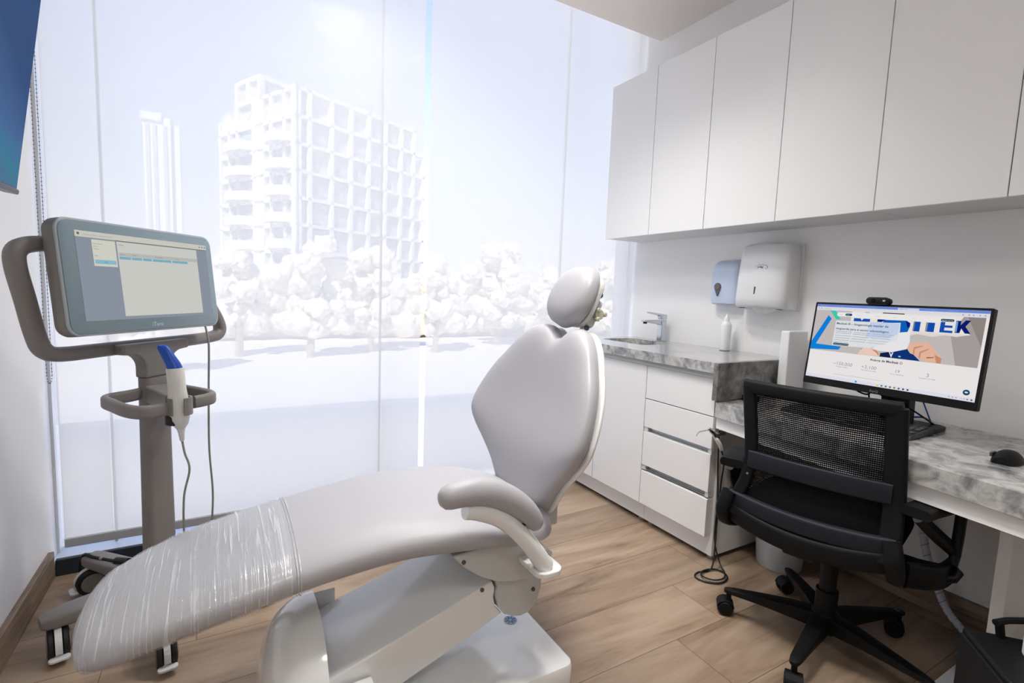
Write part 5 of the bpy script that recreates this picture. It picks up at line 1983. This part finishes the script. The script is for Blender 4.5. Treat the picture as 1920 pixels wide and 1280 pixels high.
for k in range(1, 8):
    z = TOP - FH * k
    for b0, b1 in ((1.0, 5.2), (8.9, 14.2)):
        bm = NB()
        pl_ = [(0.0, b0), (-0.9, b0 + 0.5), (-1.35, (b0 + b1) / 2), (-0.9, b1 - 0.5), (0.0, b1)]
        prism(bm, pl_, lambda a, b, w: bpnt(a, b, w), z - 2.75, z - 2.55)
        for (p, q) in zip(pl_, pl_[1:]):
            P1, P2 = Vector((p[0], p[1], 0)), Vector((q[0], q[1], 0))
            prism(bm, [(p[0], p[1]), (q[0], q[1]), (q[0] + 0.08, q[1]), (p[0] + 0.08, p[1])], lambda a, b, w: bpnt(a, b, w), z - 2.55, z - 1.75)
        obj('balcony', bm, M_bldg, APT)
        bm = NB(); bbox(bm, 0.35, 0.52, b0 + 0.3, b1 - 0.3, z - 2.5, z - 0.45)
        obj('balcony_door', bm, M_bglass, APT)

TW = thing('tower_block', 'slim hazy white tower far beyond the blind, above the cart screen', 'building', (-9.9, 119.5, GZ))
tz = 31.0
bm = NB(); box(bm, -12.3, -8.0, 118.0, 123.0, GZ, tz)
obj('body', bm, M_bldg, TW)
bm = NB(); box(bm, -8.0, -6.6, 118.6, 123.0, GZ, tz - 1.0); box(bm, -12.6, -9.4, 117.6, 121.0, tz - 0.8, tz + 0.6)
obj('annexe', bm, M_bldg, TW)
for x in (-11.6, -10.5, -8.9):
    bm = NB(); box(bm, x - 0.3, x + 0.3, 117.85, 118.1, GZ, tz - 1.6)
    obj('window_strip', bm, M_bdark, TW)


def tree(x, y, h, r, seed, label):
    rnd = random.Random(seed)
    t = thing('tree', label, 'tree', (x, y, GZ), 0, 'trees beyond the blind')
    bm = NB(); tube(bm, [(x, y, GZ), (x + 0.1, y, GZ + h * 0.35), (x + 0.15, y + 0.1, GZ + h * 0.6)], [0.28, 0.12], 8)
    obj('trunk', bm, M_bark, t, smooth=True)
    bm = NB()
    for k in range(30):
        a, q = rnd.uniform(0, 2 * PI), rnd.uniform(0.0, 1.0) ** 0.6
        zz = rnd.uniform(-1, 1)
        rr = r * math.sqrt(max(0.0, 1 - zz * zz * 0.85))
        c = Vector((x + rr * q * math.cos(a), y + rr * q * math.sin(a) * 0.8, GZ + h * 0.60 + zz * h * 0.36))
        t2 = bmesh.new()
        bmesh.ops.create_icosphere(t2, subdivisions=3, radius=rnd.uniform(0.22, 0.36) * r)
        o_ = Vector((rnd.uniform(0, 50), rnd.uniform(0, 50), rnd.uniform(0, 50)))
        for v in t2.verts:
            v.co *= 1 + 0.35 * noise.noise(v.co * 2.2 + o_) + 0.18 * noise.noise(v.co * 6.0 + o_)
        merge(bm, t2, Matrix.Translation(c))
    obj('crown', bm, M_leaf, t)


tree(-3.6, 33.0, 5.6, 2.0, 1, 'small hazy tree behind the blind beside the television wall')
tree(0.9, 39.0, 7.2, 2.0, 2, 'hazy tree behind the blind, between cart screen and apartment block')
tree(5.3, 37.5, 8.6, 2.2, 3, 'tall hazy tree in front of the near corner of the apartment block')
tree(10.0, 39.5, 8.2, 2.3, 4, 'hazy round tree in front of the middle of the apartment block')
tree(14.8, 38.0, 7.4, 2.0, 5, 'hazy tree at the end of the apartment block beside the blind gap')
tree(22.5, 42.0, 9.4, 2.9, 6, 'tall hazy tree behind the narrower blind, above the chair backrest')
tree(29.7, 43.0, 7.6, 2.8, 7, 'hazy tree behind the narrower blind, beside the chair headrest')
tree(38.0, 44.0, 8.6, 3.4, 8, 'hazy tree behind the narrower blind, beside the wall cabinets')

# distant belt of trees behind them, too hazy to count
rnd = random.Random(77)
bm = NB()
for k in range(150):
    x = -9 + 62 * k / 149 + rnd.uniform(-0.5, 0.5)
    hgt = 6.2 + 2.0 * noise.noise(Vector((x * 0.16, 3.1, 0))) + 0.8 * noise.noise(Vector((x * 0.6, 9.1, 0)))
    for zz in (0.25, 0.55, 0.82):
        t2 = bmesh.new()
        bmesh.ops.create_icosphere(t2, subdivisions=2, radius=rnd.uniform(1.0, 1.5))
        o_ = Vector((rnd.uniform(0, 50), rnd.uniform(0, 50), 0))
        for v in t2.verts:
            v.co *= 1 + 0.35 * noise.noise(v.co * 1.4 + o_)
        merge(bm, t2, Matrix.Translation((x, 50.5 + rnd.uniform(-0.8, 0.8), GZ + hgt * zz)))
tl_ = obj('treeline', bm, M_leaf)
tag(tl_, 'continuous hazy belt of foliage behind the single trees beyond the blind', 'treeline')
tl_['kind'] = 'stuff'
